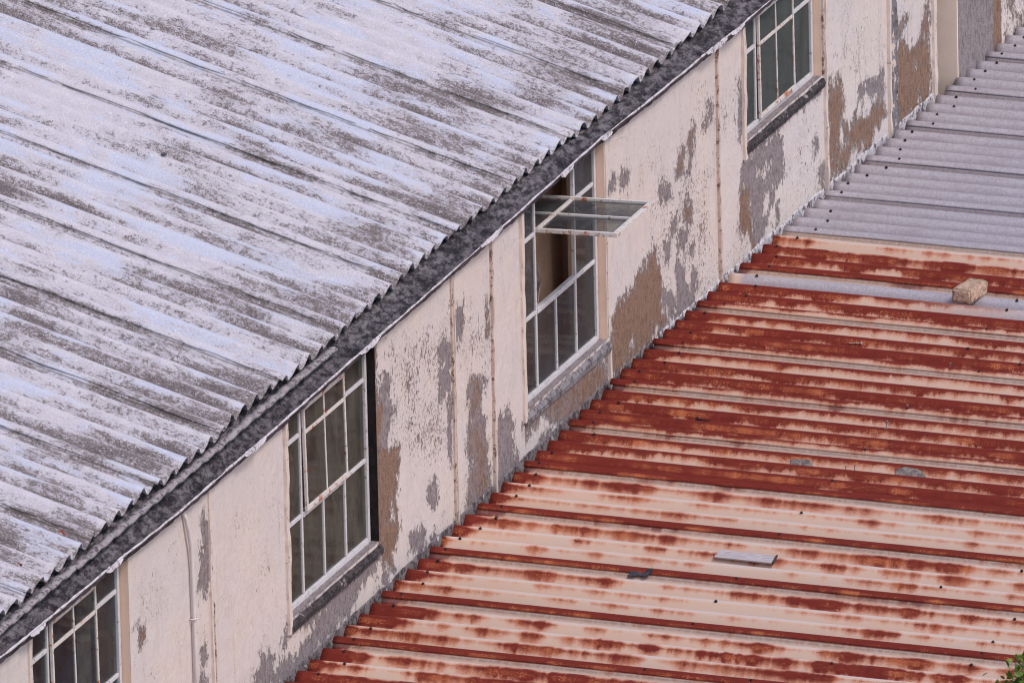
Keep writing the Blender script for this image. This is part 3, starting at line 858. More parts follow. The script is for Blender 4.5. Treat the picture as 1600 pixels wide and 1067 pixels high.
# ---------------------------------------------------------------- front wall
OPEN = [(-3.67, -2.36, -0.012, 4), (-0.135, 1.185, -0.012, 2), (3.445, 4.765, -0.012, 3), (7.10, 8.43, 0.385, 1)]
WY0, WY1, WZ0 = -6.4, 10.48, -0.75
def sdpoly(y, z, pts):
    pts = np.array(pts)
    d = np.full(y.shape, 1e9); ins = np.zeros(y.shape, bool)
    for a, b in zip(pts, np.roll(pts, -1, 0)):
        e = b-a; wy = y-a[0]; wz = z-a[1]
        t = np.clip((wy*e[0]+wz*e[1])/max(e@e, 1e-9), 0, 1)
        d = np.minimum(d, np.hypot(wy-t*e[0], wz-t*e[1]))
        c = ((a[1] > z) != (b[1] > z)) & (y < (b[0]-a[0])*(z-a[1])/(b[1]-a[1]+1e-12)+a[0])
        ins ^= c
    return np.where(ins, d, -d)
def wall_fields(y, z):
    peel = np.full(y.shape, -0.25); wsum = np.full(y.shape, 1e-4); ts = np.full(y.shape, 0.5e-4); chip = np.zeros(y.shape)
    for t, pts in PEEL:
        pp = np.array(pts)
        near = (y > pp[:, 0].min()-.3) & (y < pp[:, 0].max()+.3)
        if not near.any(): continue
        s = sdpoly(y[near], z[near], pts)
        peel[near] = np.maximum(peel[near], s)
        ww = np.exp(np.clip(s, -.3, .08)/0.02)
        wsum[near] += ww; ts[near] += ww*t
    for pts in ISLANDS:
        s = sdpoly(y, z, pts)
        peel = np.minimum(peel, -s+0.005)
    chip = np.maximum(chip, 0.75*np.clip((-0.02-z)/0.12, 0, 1)*np.clip(0.6+vnoise(y*2.1, 19), 0, 1))
    for t, pts in CHIPS:
        s = sdpoly(y, z, pts)
        chip = np.maximum(chip, t*np.clip(0.5+s/0.24, 0, 1))
    return np.clip(peel, -.25, .25), ts/wsum, chip
ys = set(np.round(np.arange(WY0, WY1, 0.022), 4)) | {WY1}
for o_ in OPEN:
    ys = {q for q in ys if min(abs(q-o_[0]), abs(q-o_[1])) > 0.008} | {o_[0], o_[1]}
ys = np.array(sorted(ys))
zs_ = set(np.round(np.arange(WZ0, 0.95, 0.022), 4))
for q0 in (-0.012, 0.385):
    zs_ = {q for q in zs_ if abs(q-q0) > 0.008} | {q0}
zs_ = np.array(sorted(zs_))
nz = len(zs_)+1
Yw, Zw = np.meshgrid(ys, np.append(zs_, 0), indexing='ij')
Zw[:, -1] = np.interp(ys, lipy, lipz)-0.048
pe, to, ch = wall_fields(Yw, Zw)
Xw = 0.003*vnoise2(Yw*1.6, Zw*1.6, 81)+0.0008*vnoise2(Yw*12, Zw*12, 82)
for o_ in OPEN:      # keep the arrises true
    Xw *= np.clip(np.minimum(np.abs(Yw-o_[0]), np.abs(Yw-o_[1]))/0.05, 0, 1)
fc = []
yc = (ys[1:]+ys[:-1])/2; zc = (Zw[0, 1:]+Zw[0, :-1])/2
for i in range(len(ys)-1):
    op = [o_ for o_ in OPEN if o_[0] < yc[i] < o_[1]]
    for j in range(nz-1):
        if op and zc[j] > op[0][2]: continue
        a = i*nz+j
        fc.append((a, a+nz, a+nz+1, a+1))
v = [tuple(p) for p in np.stack([Xw, Yw, Zw], -1).reshape(-1, 3)]
pe = list(pe.ravel()); to = list(to.ravel()); ch = list(ch.ravel())
def quad(p4, peel=-0.25, tone=.5, chip=0.2):
    b = len(v)
    v.extend(p4); fc.append((b, b+1, b+2, b+3))
    pe.extend([peel]*4); to.extend([tone]*4); ch.extend([chip]*4)
DEP = -0.20
rv = MB()
for (a, b_, z0, kk) in OPEN:
    zt = float(np.interp(a, lipy, lipz))-0.062
    k0 = len(rv.v)
    rv.v += [(-0.0015, b_-0.002, z0), (-0.0015, b_-0.002, zt), (DEP, b_-0.002, zt), (DEP, b_-0.002, z0), (-0.0015, b_+0.001, z0), (-0.0015, b_+0.001, zt), (DEP, b_+0.001, zt), (DEP, b_+0.001, z0)]
    rv.f += [tuple(k0+q for q in t) for t in ((0, 1, 2, 3), (7, 6, 5, 4), (0, 4, 5, 1), (3, 2, 6, 7))]
    o = rv.build("window_reveal", M['rot'] if kk == 2 else M['reveal'], label="blackened rotten window reveal" if kk == 2 else None); adopt(o, house); rv = MB()
    quad([(0, a, z0), (DEP, a, z0), (DEP, a, zt), (0, a, zt)])
    quad([(0, a, z0), (0, b_, z0), (DEP, b_, z0), (DEP, a, z0)], peel=.2, tone=1)
# inner face, lower wall down to the ground, wall end
edges = [WY0]+[q for o_ in OPEN for q in o_[:2]]+[WY1]
for q in range(0, len(edges), 2):
    quad([(DEP, edges[q], -3.5), (DEP, edges[q], 1.0), (DEP, edges[q+1], 1.0), (DEP, edges[q+1], -3.5)])
for o_ in OPEN:
    quad([(DEP, o_[0], -3.5), (DEP, o_[0], o_[2]), (DEP, o_[1], o_[2]), (DEP, o_[1], -3.5)])
quad([(0, WY0, -3.6), (0, WY1, -3.6), (0, WY1, WZ0), (0, WY0, WZ0)])
quad([(0, WY1, -3.6), (DEP, WY1, -3.6), (DEP, WY1, 1.04), (0, WY1, 1.04)], peel=.2, tone=0)
adopt(mk("wall", v, fc, M['wall'], None, False, dict(peel=pe, tone=to, chip=ch)), house)
b = MB()
b.box(-8.75, -8.55, -6.4, 10.9, -3.6, -2.9); b.box(-8.75, -8.55, -6.4, 10.9, 0.9, 1.05)
for q in range(6):
    b.box(-8.75, -8.55, -6.4+q*3.4, -6.1+q*3.4, -2.9, 0.9)
adopt(b.build("rear_wall", M['shed_wall']), house)  # unseen wall; wide openings added to let daylight reach the partition
for y0, y1 in ((-6.6, -6.4), (10.9, 11.1)):
    b = MB()
    for yy in (y0, y1):
        b.v += [(-8.75, yy, -3.6), (-0.01, yy, -3.6), (-0.01, yy, 1.0), (RX, yy, RZ-0.1), (-8.75, yy, 1.0)]
    b.f = [(4, 3, 2, 1, 0), (5, 6, 7, 8, 9)]+[(i, (i+1) % 5, 5+(i+1) % 5, 5+i) for i in range(5)]
    adopt(b.build("gable_wall", M['shed_wall']), house)
b = MB(); b.box(-8.5, -0.2, -6.4, 10.9, -3.58, -3.5)
adopt(b.build("inside_floor", M['inside_dark']), house)
b = MB(); b.box(-5.0, -0.21, 4.98, 5.06, -3.5, 1.10)
adopt(b.build("partition", M['inside']), house)
b = MB(); b.box(-5.0, -0.21, 9.3, 9.38, -3.5, 1.10)
adopt(b.build("partition", M['inside_dark']), house)

# pilaster beyond the end of the gutter
PX, PY = 0.058, 10.70
ya = np.arange(PY, 14.6, 0.022); za = np.arange(-0.7, 1.6, 0.022)
Yp, Zp = np.meshgrid(ya, za, indexing='ij')
p1 = np.where(Yp < 11.20, 0.25, 0.0)
p1 = np.where((Yp >= 11.20) & (Yp < 11.50), 0.10, p1)
p1 = np.where(Yp >= 11.50, -0.02+0.05*vnoise2(Yp*7, Zp*3, 91), p1)
tn = np.clip((11.42-Yp)/0.12, 0.0, 1.0)
P = np.stack([PX+0.002*vnoise2(Yp*9, Zp*9, 92), Yp, Zp], -1)
N = np.zeros_like(P); N[..., 0] = 1
vv, ff = slab(P, N, 0.15)
one = lambda a: np.concatenate([a.ravel(), a.ravel()])
adopt(mk("pilaster", vv, ff, M['wall'], None, False, dict(peel=one(p1), tone=one(tn), chip=one(0*p1+0.6))), house)
b = MB(); b.box(-0.07, PX+0.002, PY-0.014, PY-0.002, -0.7, 1.6)
adopt(b.build("pilaster_return", M['pil_smooth'], None, False, 0.003, label="smooth cream side of the pilaster"), house)
b = MB(); b.box(-0.14, -0.075, WY1+0.003, PY+0.3, -0.7, 1.6)  # dark colour put in for the shadow line of the recess
adopt(b.build("recess_back", M['rot']), house)

# ---------------------------------------------------------------- joint strips, trims, pipe
def strip(name, y, w_, z0, z1, th, mat, label=None, ytop=None, seed=1):
    """a thin vertical strip with an uneven edge"""
    zz_ = np.linspace(z0, z1, max(3, int((z1-z0)/0.02)))
    ytop = y if ytop is None else ytop
    cy = np.interp(zz_, [z0, z1], [y, ytop])+0.0025*vnoise(zz_*8, seed)
    hw = w_/2*(1+0.18*vnoise(zz_*21, seed+1))
    tt = th*(1+0.25*vnoise(zz_*13, seed+2))
    P = np.stack([np.stack([0*zz_-0.004, cy-hw, zz_], -1), np.stack([tt, cy-hw*0.9, zz_], -1), np.stack([tt, cy+hw*0.9, zz_], -1), np.stack([0*zz_-0.004, cy+hw, zz_], -1)], 1)
    n = len(zz_)
    f = grid_faces(n, 4)[:, ::-1]
    f = [tuple(q) for q in f]+[(0, 1, 2, 3), tuple((n-1)*4+q for q in (3, 2, 1, 0))]
    return adopt(mk(name, P.reshape(-1, 3), f, mat, None, False, label=label), house)
GT = lambda y: float(np.interp(y, lipy, lipz))-0.066
strip("joint_strip", -1.245, 0.022, -0.35, GT(-1.2), 0.012, M['trim'], seed=3)
strip("joint_strip", -1.205, 0.012, -0.20, 0.40, 0.006, M['stained_trim'], seed=5)
strip("joint_strip", 2.335, 0.024, -0.45, GT(2.3), 0.010, M['stained_trim'], "stained joint strip with paint flaking along it", seed=7)
strip("joint_strip", 2.375, 0.014, -0.45, GT(2.3)-0.02, 0.007, M['trim'], seed=9)
strip("joint_strip", 2.92, 0.018, -0.45, GT(2.9), 0.014, M['stained_trim'], ytop=2.95, seed=11)
strip("joint_strip", 2.955, 0.026, -0.45, GT(2.9)-0.4, 0.010, M['trim'], seed=13)
strip("joint_strip", 6.625, 0.022, -0.45, GT(6.6), 0.014, M['stained_trim'], seed=15)
strip("joint_strip", 8.475, 0.03, -0.45, GT(8.5), 0.018, M['trim'], seed=17)
strip("joint_strip", 4.785, 0.030, -0.45, -0.06, 0.014, M['trim'], seed=19)
strip("weathered_post", 9.69, 0.11, -0.45, 0.95, 0.016, M['grey_wood'], "weathered grey wooden post with split paint", seed=21)
strip("joint_strip", 9.61, 0.030, -0.45, 0.95, 0.018, M['trim'], seed=22)
strip("joint_strip", 10.44, 0.055, -0.45, 1.0, 0.016, M['trim'], seed=23)
strip("window_trim", -0.155, 0.045, -0.075, GT(-.1), 0.014, M['trim'], seed=25)
strip("window_trim", 3.425, 0.045, -0.06, GT(3.4), 0.014, M['trim'], seed=27)
strip("window_trim", 7.08, 0.045, 0.30, GT(7.1), 0.014, M['trim'], seed=29)
strip("window_trim", -3.70, 0.045, -0.06, GT(-3.7), 0.014, M['trim'], seed=31)
strip("window_trim", 8.452, 0.03, 0.39, GT(8.4), 0.010, M['stained_trim'], seed=33)
strip("window_trim", 4.785, 0.022, 0.0, GT(4.8), 0.006, M['trim'], seed=35)
b = MB()
b.tube([(0.006, -1.615, 0.965), (0.016, -1.60, 0.93), (0.020, -1.577, 0.86), (0.020, -1.55, 0.77), (0.018, -1.535, 0.66), (0.018, -1.525, 0.3), (0.018, -1.52, -0.4)], 0.0095, 12)
adopt(b.build("waste_pipe", M['pipe'], None, True), house)
for zq in (0.42, -0.1):
    b = MB(); b.tube([(0.0, -1.552, zq), (0.024, -1.549, zq), (0.036, -1.528, zq), (0.024, -1.505, zq), (0.0, -1.502, zq)], 0.0035, 6)
    adopt(b.build("pipe_clip", M['pipe'], None, True), house)

# ---------------------------------------------------------------- windows
FX = -0.052
RH = 0.405
def bar_y(b, y, z0, z1, w_=0.022, x0=FX-0.016, x1=FX+0.012):
    b.box(x0, x1, y-w_/2, y+w_/2, z0, z1)
def bar_z(b, z, y0, y1, w_=0.024, x0=FX-0.015, x1=FX+0.011):
    b.box(x0, x1, y0, y1, z-w_/2, z+w_/2)
def make_window(a, b_, z0, tilt, matsill, fully=False, label=None, seed=0, glass='glass'):
    """steel window of four lights across; the two middle lights are a centre-hung sash"""
    zt = min(float(np.interp(a, lipy, lipz)), float(np.interp(b_, lipy, lipz)))-0.074
    cols = [a+0.030, a+0.34, a+0.655, a+0.97, b_-0.030]
    rows = [z for z in (0.0, RH, 2*RH) if z > z0-0.02]
    bot = rows[0] if z0 < 0.2 else z0+0.012
    s0 = RH if z0 < 0.2 else bot
    fr = MB()
    bar_y(fr, cols[0]-0.006, bot-0.012, zt, 0.028, FX-0.018, FX+0.012)
    bar_y(fr, cols[4]+0.006, bot-0.012, zt, 0.028, FX-0.018, FX+0.012)
    bar_z(fr, bot, cols[0]+0.012, cols[4]-0.012, 0.028, FX-0.018, FX+0.013)
    bar_z(fr, zt, cols[0]+0.012, cols[4]-0.012, 0.018, FX-0.018, FX+0.008)
    for c in (cols[1], cols[3]):
        bar_y(fr, c, bot+0.017, zt-0.015, 0.019, FX-0.012, FX+0.008)
    if z0 < 0.2:
        bar_y(fr, cols[2], bot+0.017, RH-0.013, 0.016, FX-0.012, FX+0.008)
        bar_z(fr, RH, cols[1]+0.012, cols[3]-0.012, 0.028)
    for c0, c1 in ((cols[0]+0.011, cols[1]-0.012), (cols[3]+0.012, cols[4]-0.011)):
        for z in ((RH, 2*RH) if z0 < 0.2 else (2*RH,)):
            bar_z(fr, z, c0, c1, 0.020, FX-0.012, FX+0.008)
    w_ = fr.build("window", M['frame'], None, False, 0.0025, label=label)
    adopt(w_, house)
    # fixed glass
    lights = [(cols[0], cols[1], zt), (cols[3], cols[4], zt)]
    if z0 < 0.2: lights.append((cols[1]+0.001, cols[3]-0.001, RH))
    for c0, c1, zz1 in lights:
        gl = MB(); gl.box(FX-0.004, FX-0.001, c0, c1, bot, zz1)
        gl.build("pane", M[glass], w_)
    # sash, built upright round its pivot, then swung
    y0, y1 = cols[1]+0.013, cols[3]-0.013
    pz = 2*RH
    lo, hi = (-0.425 if fully else s0-pz+0.016), (RH-0.04 if fully else zt-pz-0.02)
    sx0, sx1 = 0.002, (0.024 if fully else 0.017)
    s = MB()
    s.box(sx0, sx1, y0, y0+0.018, lo, hi); s.box(sx0, sx1, y1-0.018, y1, lo, hi)
    s.box(sx0, sx1, y0+0.018, y1-0.018, lo, lo+0.026)
    s.box(sx0, sx1, y0+0.018, y1-0.018, hi-0.022, hi)
    s.box(sx0, sx1-0.002, cols[2]-0.007, cols[2]+0.007, lo+0.026, hi-0.022)
    if fully or True:
        for (c0, c1) in ((y0+0.018, cols[2]-0.007), (cols[2]+0.007, y1-0.018)):
            s.box(sx0, sx1-0.003, c0, c1, -0.010, 0.010)
    R_ = Matrix.Translation((FX+0.008, 0, pz)) @ Matrix.Rotation(-tilt, 4, 'Y')
    s.xf(R_)
    s.build("sash", M['sash'], w_, False, 0.0025)
    q = MB(); q.box(sx0+0.006, sx0+0.009, y0+0.012, y1-0.012, lo+0.012, hi-0.012); q.xf(R_)
    q.build("sash_pane", M[glass], w_)
    # sill: uneven strip
    n = int((b_-a)/0.012)
    yy = np.linspace(a-0.012, b_+0.012, n)
    zl = bot-0.018
    secs = [(-0.075, zl-0.055), (0.016, zl-0.058), (0.020, zl-0.030), (0.010, zl-0.012), (-0.03, zl+0.002), (-0.075, zl+0.002)]
    P = np.stack([np.stack([cx+0.003*vnoise(yy*6+i*9, seed+40)+0.001*vnoise(yy*60, seed+i), yy, cz+0.003*vnoise(yy*7+i*5, seed+50+i)*(1 if i < 4 else .3)], -1) for i, (cx, cz) in enumerate(secs)], 1)
    ii, jj = np.meshgrid(np.arange(n-1), np.arange(6), indexing='ij')
    f_a = (ii*6+jj).ravel(); f_b = (ii*6+(jj+1) % 6).ravel()
    F_ = [tuple(t) for t in np.stack([f_a, f_a+6, f_b+6, f_b], 1)]+[tuple(range(6)), tuple(reversed(range((n-1)*6, n*6)))]
    mk("sill", P.reshape(-1, 3), F_, matsill, w_, False)
    return w_
make_window(*OPEN[0][:3], math.radians(0.7), M['mossy_sill'], label="nearest window, dark behind its panes", seed=1, glass='glass_dark')
make_window(*OPEN[1][:3], math.radians(0.9), M['mossy_sill'], label='second window with a blackened right jamb', seed=2, glass='glass_brown')
make_window(*OPEN[2][:3], math.radians(90.5), M['sill'], True, "window with its centre sash swung open", seed=3)
make_window(*OPEN[3][:3], math.radians(0.5), M['mossy_sill'], label="window set higher than the others, one row of panes shorter", seed=4, glass='glass_green')
# tan board a hand's breadth behind the open sash, and the stay that holds the sash
bb = MB()
pts = [(3.86, -0.1), (5.0, -0.1), (5.0, 1.02), (3.86, 1.02), (3.86, 0.62), (3.90, 0.60), (3.895, 0.56), (3.93, 0.525), (3.885, 0.50), (3.88, 0.44), (3.86, 0.42)]
nb = len(pts)
bb.v = [(-0.30, y_, z_) for y_, z_ in pts]+[(-0.312, y_, z_) for y_, z_ in pts]
bb.f = [tuple(range(nb)), tuple(reversed(range(nb, 2*nb)))]+[(q, q+nb, (q+1) % nb+nb, (q+1) % nb) for q in range(nb)]
adopt(bb.build("broken_board", M['inside']), house)
bb = MB()
pts = [(3.795, 0.425), (3.80, 0.66), (3.845, 0.62), (3.86, 0.565), (3.905, 0.535), (3.86, 0.50), (3.835, 0.44)]
nb = len(pts)
bb.v = [(FX-0.001, y_, z_) for y_, z_ in pts]+[(FX-0.004, y_, z_) for y_, z_ in pts]
bb.f = [tuple(range(nb)), tuple(reversed(range(nb, 2*nb)))]+[(q, q+nb, (q+1) % nb+nb, (q+1) % nb) for q in range(nb)]
sh_ = [o for o in house.children if o.name == "window.002"][0]
bb.build("broken_glass", M['glass'], sh_)
bb = MB(); bb.tube([(FX-0.002, 3.80, 0.665), (FX-0.002, 3.845, 0.62), (FX-0.002, 3.86, 0.565), (FX-0.002, 3.905, 0.535), (FX-0.002, 3.86, 0.50), (FX-0.002, 3.835, 0.44), (FX-0.002, 3.795, 0.42)], 0.0035, 6)
bb.build("broken_edge", M['curtain'], sh_)
bb = MB(); bb.tube([(FX, 4.40, 0.80), (FX+0.05, 4.405, 0.735), (FX+0.12, 4.408, 0.80)], 0.004, 8)
bb.build("stay", M['sash'], sh_)
# curtain inside the nearest window
yy = np.linspace(-2.66, -2.40, 40)
P = np.stack([np.stack([-0.16+0.012*np.sin(yy*70), yy, 0*yy-0.4], -1), np.stack([-0.16+0.012*np.sin(yy*70), yy, 0*yy+1.0], -1)], 1)
N = np.zeros_like(P); N[..., 0] = 1
vv, ff = slab(P, N, 0.003)
adopt(mk("curtain", vv, ff, M['curtain'], None, True), house)

# ---------------------------------------------------------------- the shed in front: corrugated iron roof
shed = thing("lean_to_shed", "low shed with a rusted corrugated iron roof set against the cream wall", "shed", (2.2, 5, -3.6))
BY0, BP, BA = -0.19935, 0.18156, 0.0325
BSL = 0.02434
ZS = [(-2.5, -0.25), (-0.2, -0.244), (0.89, -0.231), (1.98, -0.219), (3.07, -0.208), (4.16, -0.205), (5.25, -0.199), (6.34, -0.203), (7.43, -0.203), (8.52, -0.213), (9.6, -0.224), (10.69, -0.227), (11.78, -0.231), (14, -0.235)]
zy = np.array([a for a, _ in ZS]); zv = np.array([a for _, a in ZS])
XS = [0.056, 0.056, 0.052, 0.053, 0.065, 0.063, 0.053, 0.039, 0.032, 0.037, 0.043, 0.048, 0.042, 0.046, 0.050, 0.055, 0.062]
def crestz(x, y): return float(np.interp(y, zy, zv))-BSL*(x-0.05)
def roofz(x, y): return crestz(x, y)+BA*(math.cos(2*PI*(y-BY0)/BP)-1)
LAP = 0.42
RUST = {0: (.14, .14), 1: (.06, .20), 2: (.10, .20), 4: (.05, .15), 5: (.13, .22), 6: (.10, .16), 8: (-.02, .15), 9: (-.01, .13), 10: (.08, .15),
        12: (-.02, .15), 13: (.03, .14), 14: (.10, .15), 16: (-.01, .10), 17: (.0, .12), 18: (.06, .15), 19: (.30, .05), 20: (.36, .08), 21: (.20, .10), 22: (.17, .07), 23: (.11, .03), 24: (.30, .08),
        25: (.20, .10), 26: (.17, .07), 27: (.10, .03), 28: (.32, .08), 29: (.22, .10), 30: (.16, .05), 31: (.11, .03), 32: (.32, .08), 33: (.24, .09), 34: (.17, .06), 35: (.10, .03), 36: (.26, .08), 37: (.17, .16),
        39: (.42, .03), 40: (.19, .14), 41: (.13, .16), 42: (.04, .20)}
def rust_of(j):
    if j in RUST: return RUST[j]
    if j < 0: return (LAP, .02) if j % 4 == 3 else (.06, .16)
    if j % 4 == 3 and j < 20: return (LAP, .03)
    return (-0.6, 0.0)
XE_ = 4.45
def iron_sheet(k):
    c0 = 4*k+3
    y0 = BY0+BP*c0-0.036; y1 = BY0+BP*(c0+4)+0.04
    per = 20
    nv = int((y1-y0)/BP*per)+1
    x0 = XS[k+1] if 0 <= k+1 < len(XS) else 0.058
    us = np.concatenate([np.linspace(0, 0.3, 8), np.linspace(0.35, XE_-x0, 52)])
    ys_ = np.linspace(y0, y1, nv)
    U, Y = np.meshgrid(us, ys_, indexing='ij')
    X = x0+U+0.004*vnoise(Y*4, 60+k)*np.exp(-U/0.1)
    w_ = (Y-BY0)/BP
    jw = np.round(w_)
    t = (Y-y0)/(y1-y0)
    Z = np.interp(Y, zy, zv)-BSL*(X-0.05)+BA*(np.cos(2*PI*w_)-1)
    Z += 0.006*np.clip(1-t*1.1, 0, 1)+0.0016*vnoise2(X*1.4, Y*2.5+k*5, 17)+0.0006*vnoise2(X*8, Y*9, 18)
    Z += np.exp(-(Y-y0)/0.01)*0.002*(1+vnoise(U*2.3+9, 70+k))
    P = np.stack([X, Y, Z], -1)
    dn = BA*2*PI/BP*np.sin(2*PI*w_)
    N = np.stack([np.full_like(X, BSL), dn, np.ones_like(X)], -1)
    N /= np.linalg.norm(N, axis=-1, keepdims=True)
    v, f = slab(P, N, 0.0022)
    one = lambda a: np.concatenate([a.ravel(), a.ravel()])
    js = sorted(set(jw.ravel().astype(int)))
    md = np.zeros_like(X); ln = np.zeros_like(X); am = np.zeros_like(X); gr = np.zeros_like(X); rn = np.zeros_like(X)
    for j in js:
        mk_ = jw == j
        jj = j
        l, a = rust_of(jj)
        if j == c0+4 and j != 38: l, a = (.1, .1) if j < 43 else (-.6, 0)     # tucked under the next sheet
        light = (j < 19 and j % 4 != 3) or j in (41, 42)
        ln[mk_] = l-(0.022 if light else 0); am[mk_] = a
        md[mk_] = 0.13 if light else 0.0
        gr[mk_] = 1.0 if (j >= 43 or j == 38) else 0.0
        rn[mk_] = (math.sin(j*12.9898)*43758.5453) % 1.0
    if c0+4 == 43: gr[jw == 43] = 0.0
    lead = np.exp(-U/0.07)*np.where(gr > .5, 0.0, 1.0)
    gr = np.where((jw == 38) & (U < 0.06), 0.0, gr)
    if c0 <= 37 <= c0+3:     # the next crest fades to bare metal further out
        am[jw == 37] = .10
        ln[jw == 37] = .22-0.20*np.clip((U[jw == 37]-0.7)/0.8, 0, 1)
        gr[jw == 37] = np.clip((U[jw == 37]-0.9)/0.6, 0, 1)*0.7
    ph = np.abs(w_-jw)
    seam = np.clip(1-np.abs(Y-(BY0+BP*(c0+4)-0.041))/0.012, 0, 1)
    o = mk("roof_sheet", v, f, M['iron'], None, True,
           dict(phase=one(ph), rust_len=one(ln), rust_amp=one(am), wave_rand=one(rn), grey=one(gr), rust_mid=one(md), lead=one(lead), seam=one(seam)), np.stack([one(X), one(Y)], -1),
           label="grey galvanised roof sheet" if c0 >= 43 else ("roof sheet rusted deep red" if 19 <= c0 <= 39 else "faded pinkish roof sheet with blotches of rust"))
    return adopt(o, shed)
for k in range(-4, 18): iron_sheet(k)
yA, yB = BY0+BP*(-13)+.05, BY0+BP*75-0.1
b = MB(); b.box(4.15, 4.33, yA, yB, -3.6, -0.42)
adopt(b.build("wall", M['shed_wall']), shed)
for q in (yA, yB-0.18):
    b = MB(); b.box(0.012, 4.15, q, q+0.18, -3.6, -0.36)
    adopt(b.build("end_wall", M['shed_wall']), shed)
for x_ in (0.17, 1.6, 3.08):
    b = MB(); b.box(x_-0.035, x_+0.035, yA+0.18, yB-0.18, crestz(x_, 0)-0.20, crestz(x_, 0)-0.062)
    adopt(b.build("purlin", M['grey_wood']), shed)
# white mortar between wall and sheets
for (fa, fb, dz, mm, lab) in ((-2.4, 5.6, -0.030, M['mortar_dark'], "grey broken mortar fillet"), (5.602, 10.46, -0.020, M['mortar'], "white mortar fillet")):
    fy = np.arange(fa, fb, 0.012)
    top = np.interp(fy, zy, zv)+dz+0.006*vnoise(fy*7, 101)+0.004*vnoise(fy*31, 102)
    wd = 0.004+0.002*vnoise(fy*11, 103)
    sec = [np.stack([0*fy-0.004, fy, top+0.005], -1), np.stack([0.6*wd, fy, top+0.003], -1), np.stack([wd, fy, top-0.008], -1), np.stack([wd+0.002, fy, top-0.03], -1), np.stack([wd+0.03, fy, top-0.12], -1), np.stack([0*fy-0.004, fy, top-0.12], -1)]
    P = np.stack(sec, 1); n = len(fy)
    ii, jj = np.meshgrid(np.arange(n-1), np.arange(6), indexing='ij')
    f_a = (ii*6+jj).ravel(); f_b = (ii*6+(jj+1) % 6).ravel()
    adopt(mk("mortar_fillet", P.reshape(-1, 3), np.stack([f_a, f_a+6, f_b+6, f_b], 1), mm, None, True, label=lab), shed)

# screws: one kind, copied
def screw_mesh():
    b = MB()
    b.cyl((0, 0, -0.004), (0, 0, 0.003), 0.0085, 0.0078, 12)
    b.cyl((0, 0, 0.003), (0, 0, 0.008), 0.0048, 0.0042, 6)
    return b
sc0 = None
def screw(x, y):
    global sc0
    if sc0 is None:
        sc0 = o = screw_mesh().build("roof_screw", M['screw'], None)
    else:
        o = sc0.copy(); COL.objects.link(o)
    o.location = (x, y, roofz(x, y)+0.004)
    o.rotation_euler = (random.uniform(-.12, .12)+0.25*max(0, 1), random.uniform(-.12, .12), random.uniform(0, 3))
    return adopt(o, shed)
for j in range(0, 67):
    if j in (5, 21, 26, 33, 46): continue
    screw(random.uniform(0.13, 0.22)+0.03*math.sin(j*.9), BY0+BP*j-0.012)
for (x, j) in ((1.61, 17), (1.61, 15), (1.62, 11), (1.63, 9), (1.63, 7), (3.08, 10), (3.08, 8), (3.08, 7), (3.08, 6), (1.59, 33), (1.76, 31), (1.92, 32), (1.58, 35), (1.58, 37), (1.58, 38), (2.44, 5), (2.15, 3), (3.08, 4), (1.62, 3), (1.6, 20), (1.6, 23), (1.6, 27), (2.6, 12), (2.9, 14)):
    screw(x, BY0+BP*j-0.012)
# nails standing proud of the sheets
nl0 = None
for (x, y, h) in ((1.587, 5.47, 0.036), (1.582, 4.75, 0.030), (1.597, 4.34, 0.036), (1.590, 4.19, 0.038), (1.60, 3.64, 0.022), (1.645, 3.64, 0.030)):
    if nl0 is None:
        b = MB(); b.cyl((0, 0, -0.006), (0, 0, 0.036), 0.0026, 0.0026, 8); b.cyl((0, 0, 0.036), (0, 0, 0.039), 0.006, 0.006, 10)
        b.cyl((0, 0, -0.004), (0, 0, 0.001), 0.011, 0.010, 12)
        nl0 = o = b.build("roof_nail", M['nail'], None)
    else:
        o = nl0.copy(); COL.objects.link(o)
    o.location = (x, y, roofz(x, y)+0.003); o.scale = (1, 1, h/0.036)
    o.rotation_euler = (random.uniform(-.1, .1), random.uniform(-.15, .15), 0)
    adopt(o, shed)
# dull grey patches that follow the corrugation
def patch(cx, cy, lx, ly, seed):
    n = 30
    r = np.linspace(0, 1, 9); a = np.linspace(0, 2*PI, n+1)[:-1]
    R_, A2 = np.meshgrid(r, a, indexing='ij')
    rad = 1+0.18*vnoise(A2*2.2, seed)*1.0
    X = cx+lx/2*R_*rad*np.cos(A2); Y = cy+ly/2*R_*rad*np.sin(A2)
    Z = np.interp(Y, zy, zv)-BSL*(X-0.05)+BA*(np.cos(2*PI*(Y-BY0)/BP)-1)+0.009+0.004*vnoise2(X*30, Y*30, seed)-0.003*R_
    k = len(a)
    v = np.stack([X, Y, Z], -1).reshape(-1, 3)
    low = v.copy(); low[:, 2] -= 0.005
    f = []
    for i in range(8):
        for q in range(k):
            p_, r_ = i*k+q, i*k+(q+1) % k
            f.append((p_, p_+k, r_+k, r_))
    m_ = len(v)
    for q in range(k):
        p_, r_ = 8*k+q, 8*k+(q+1) % k
        f.append((p_, p_+m_, r_+m_, r_))
    adopt(mk("dull_patch", np.concatenate([v, low]), f, M['patch'], None, True), shed)
patch(1.33, 3.745, 0.12, 0.040, 5)
patch(1.90, 3.745, 0.16, 0.052, 6)

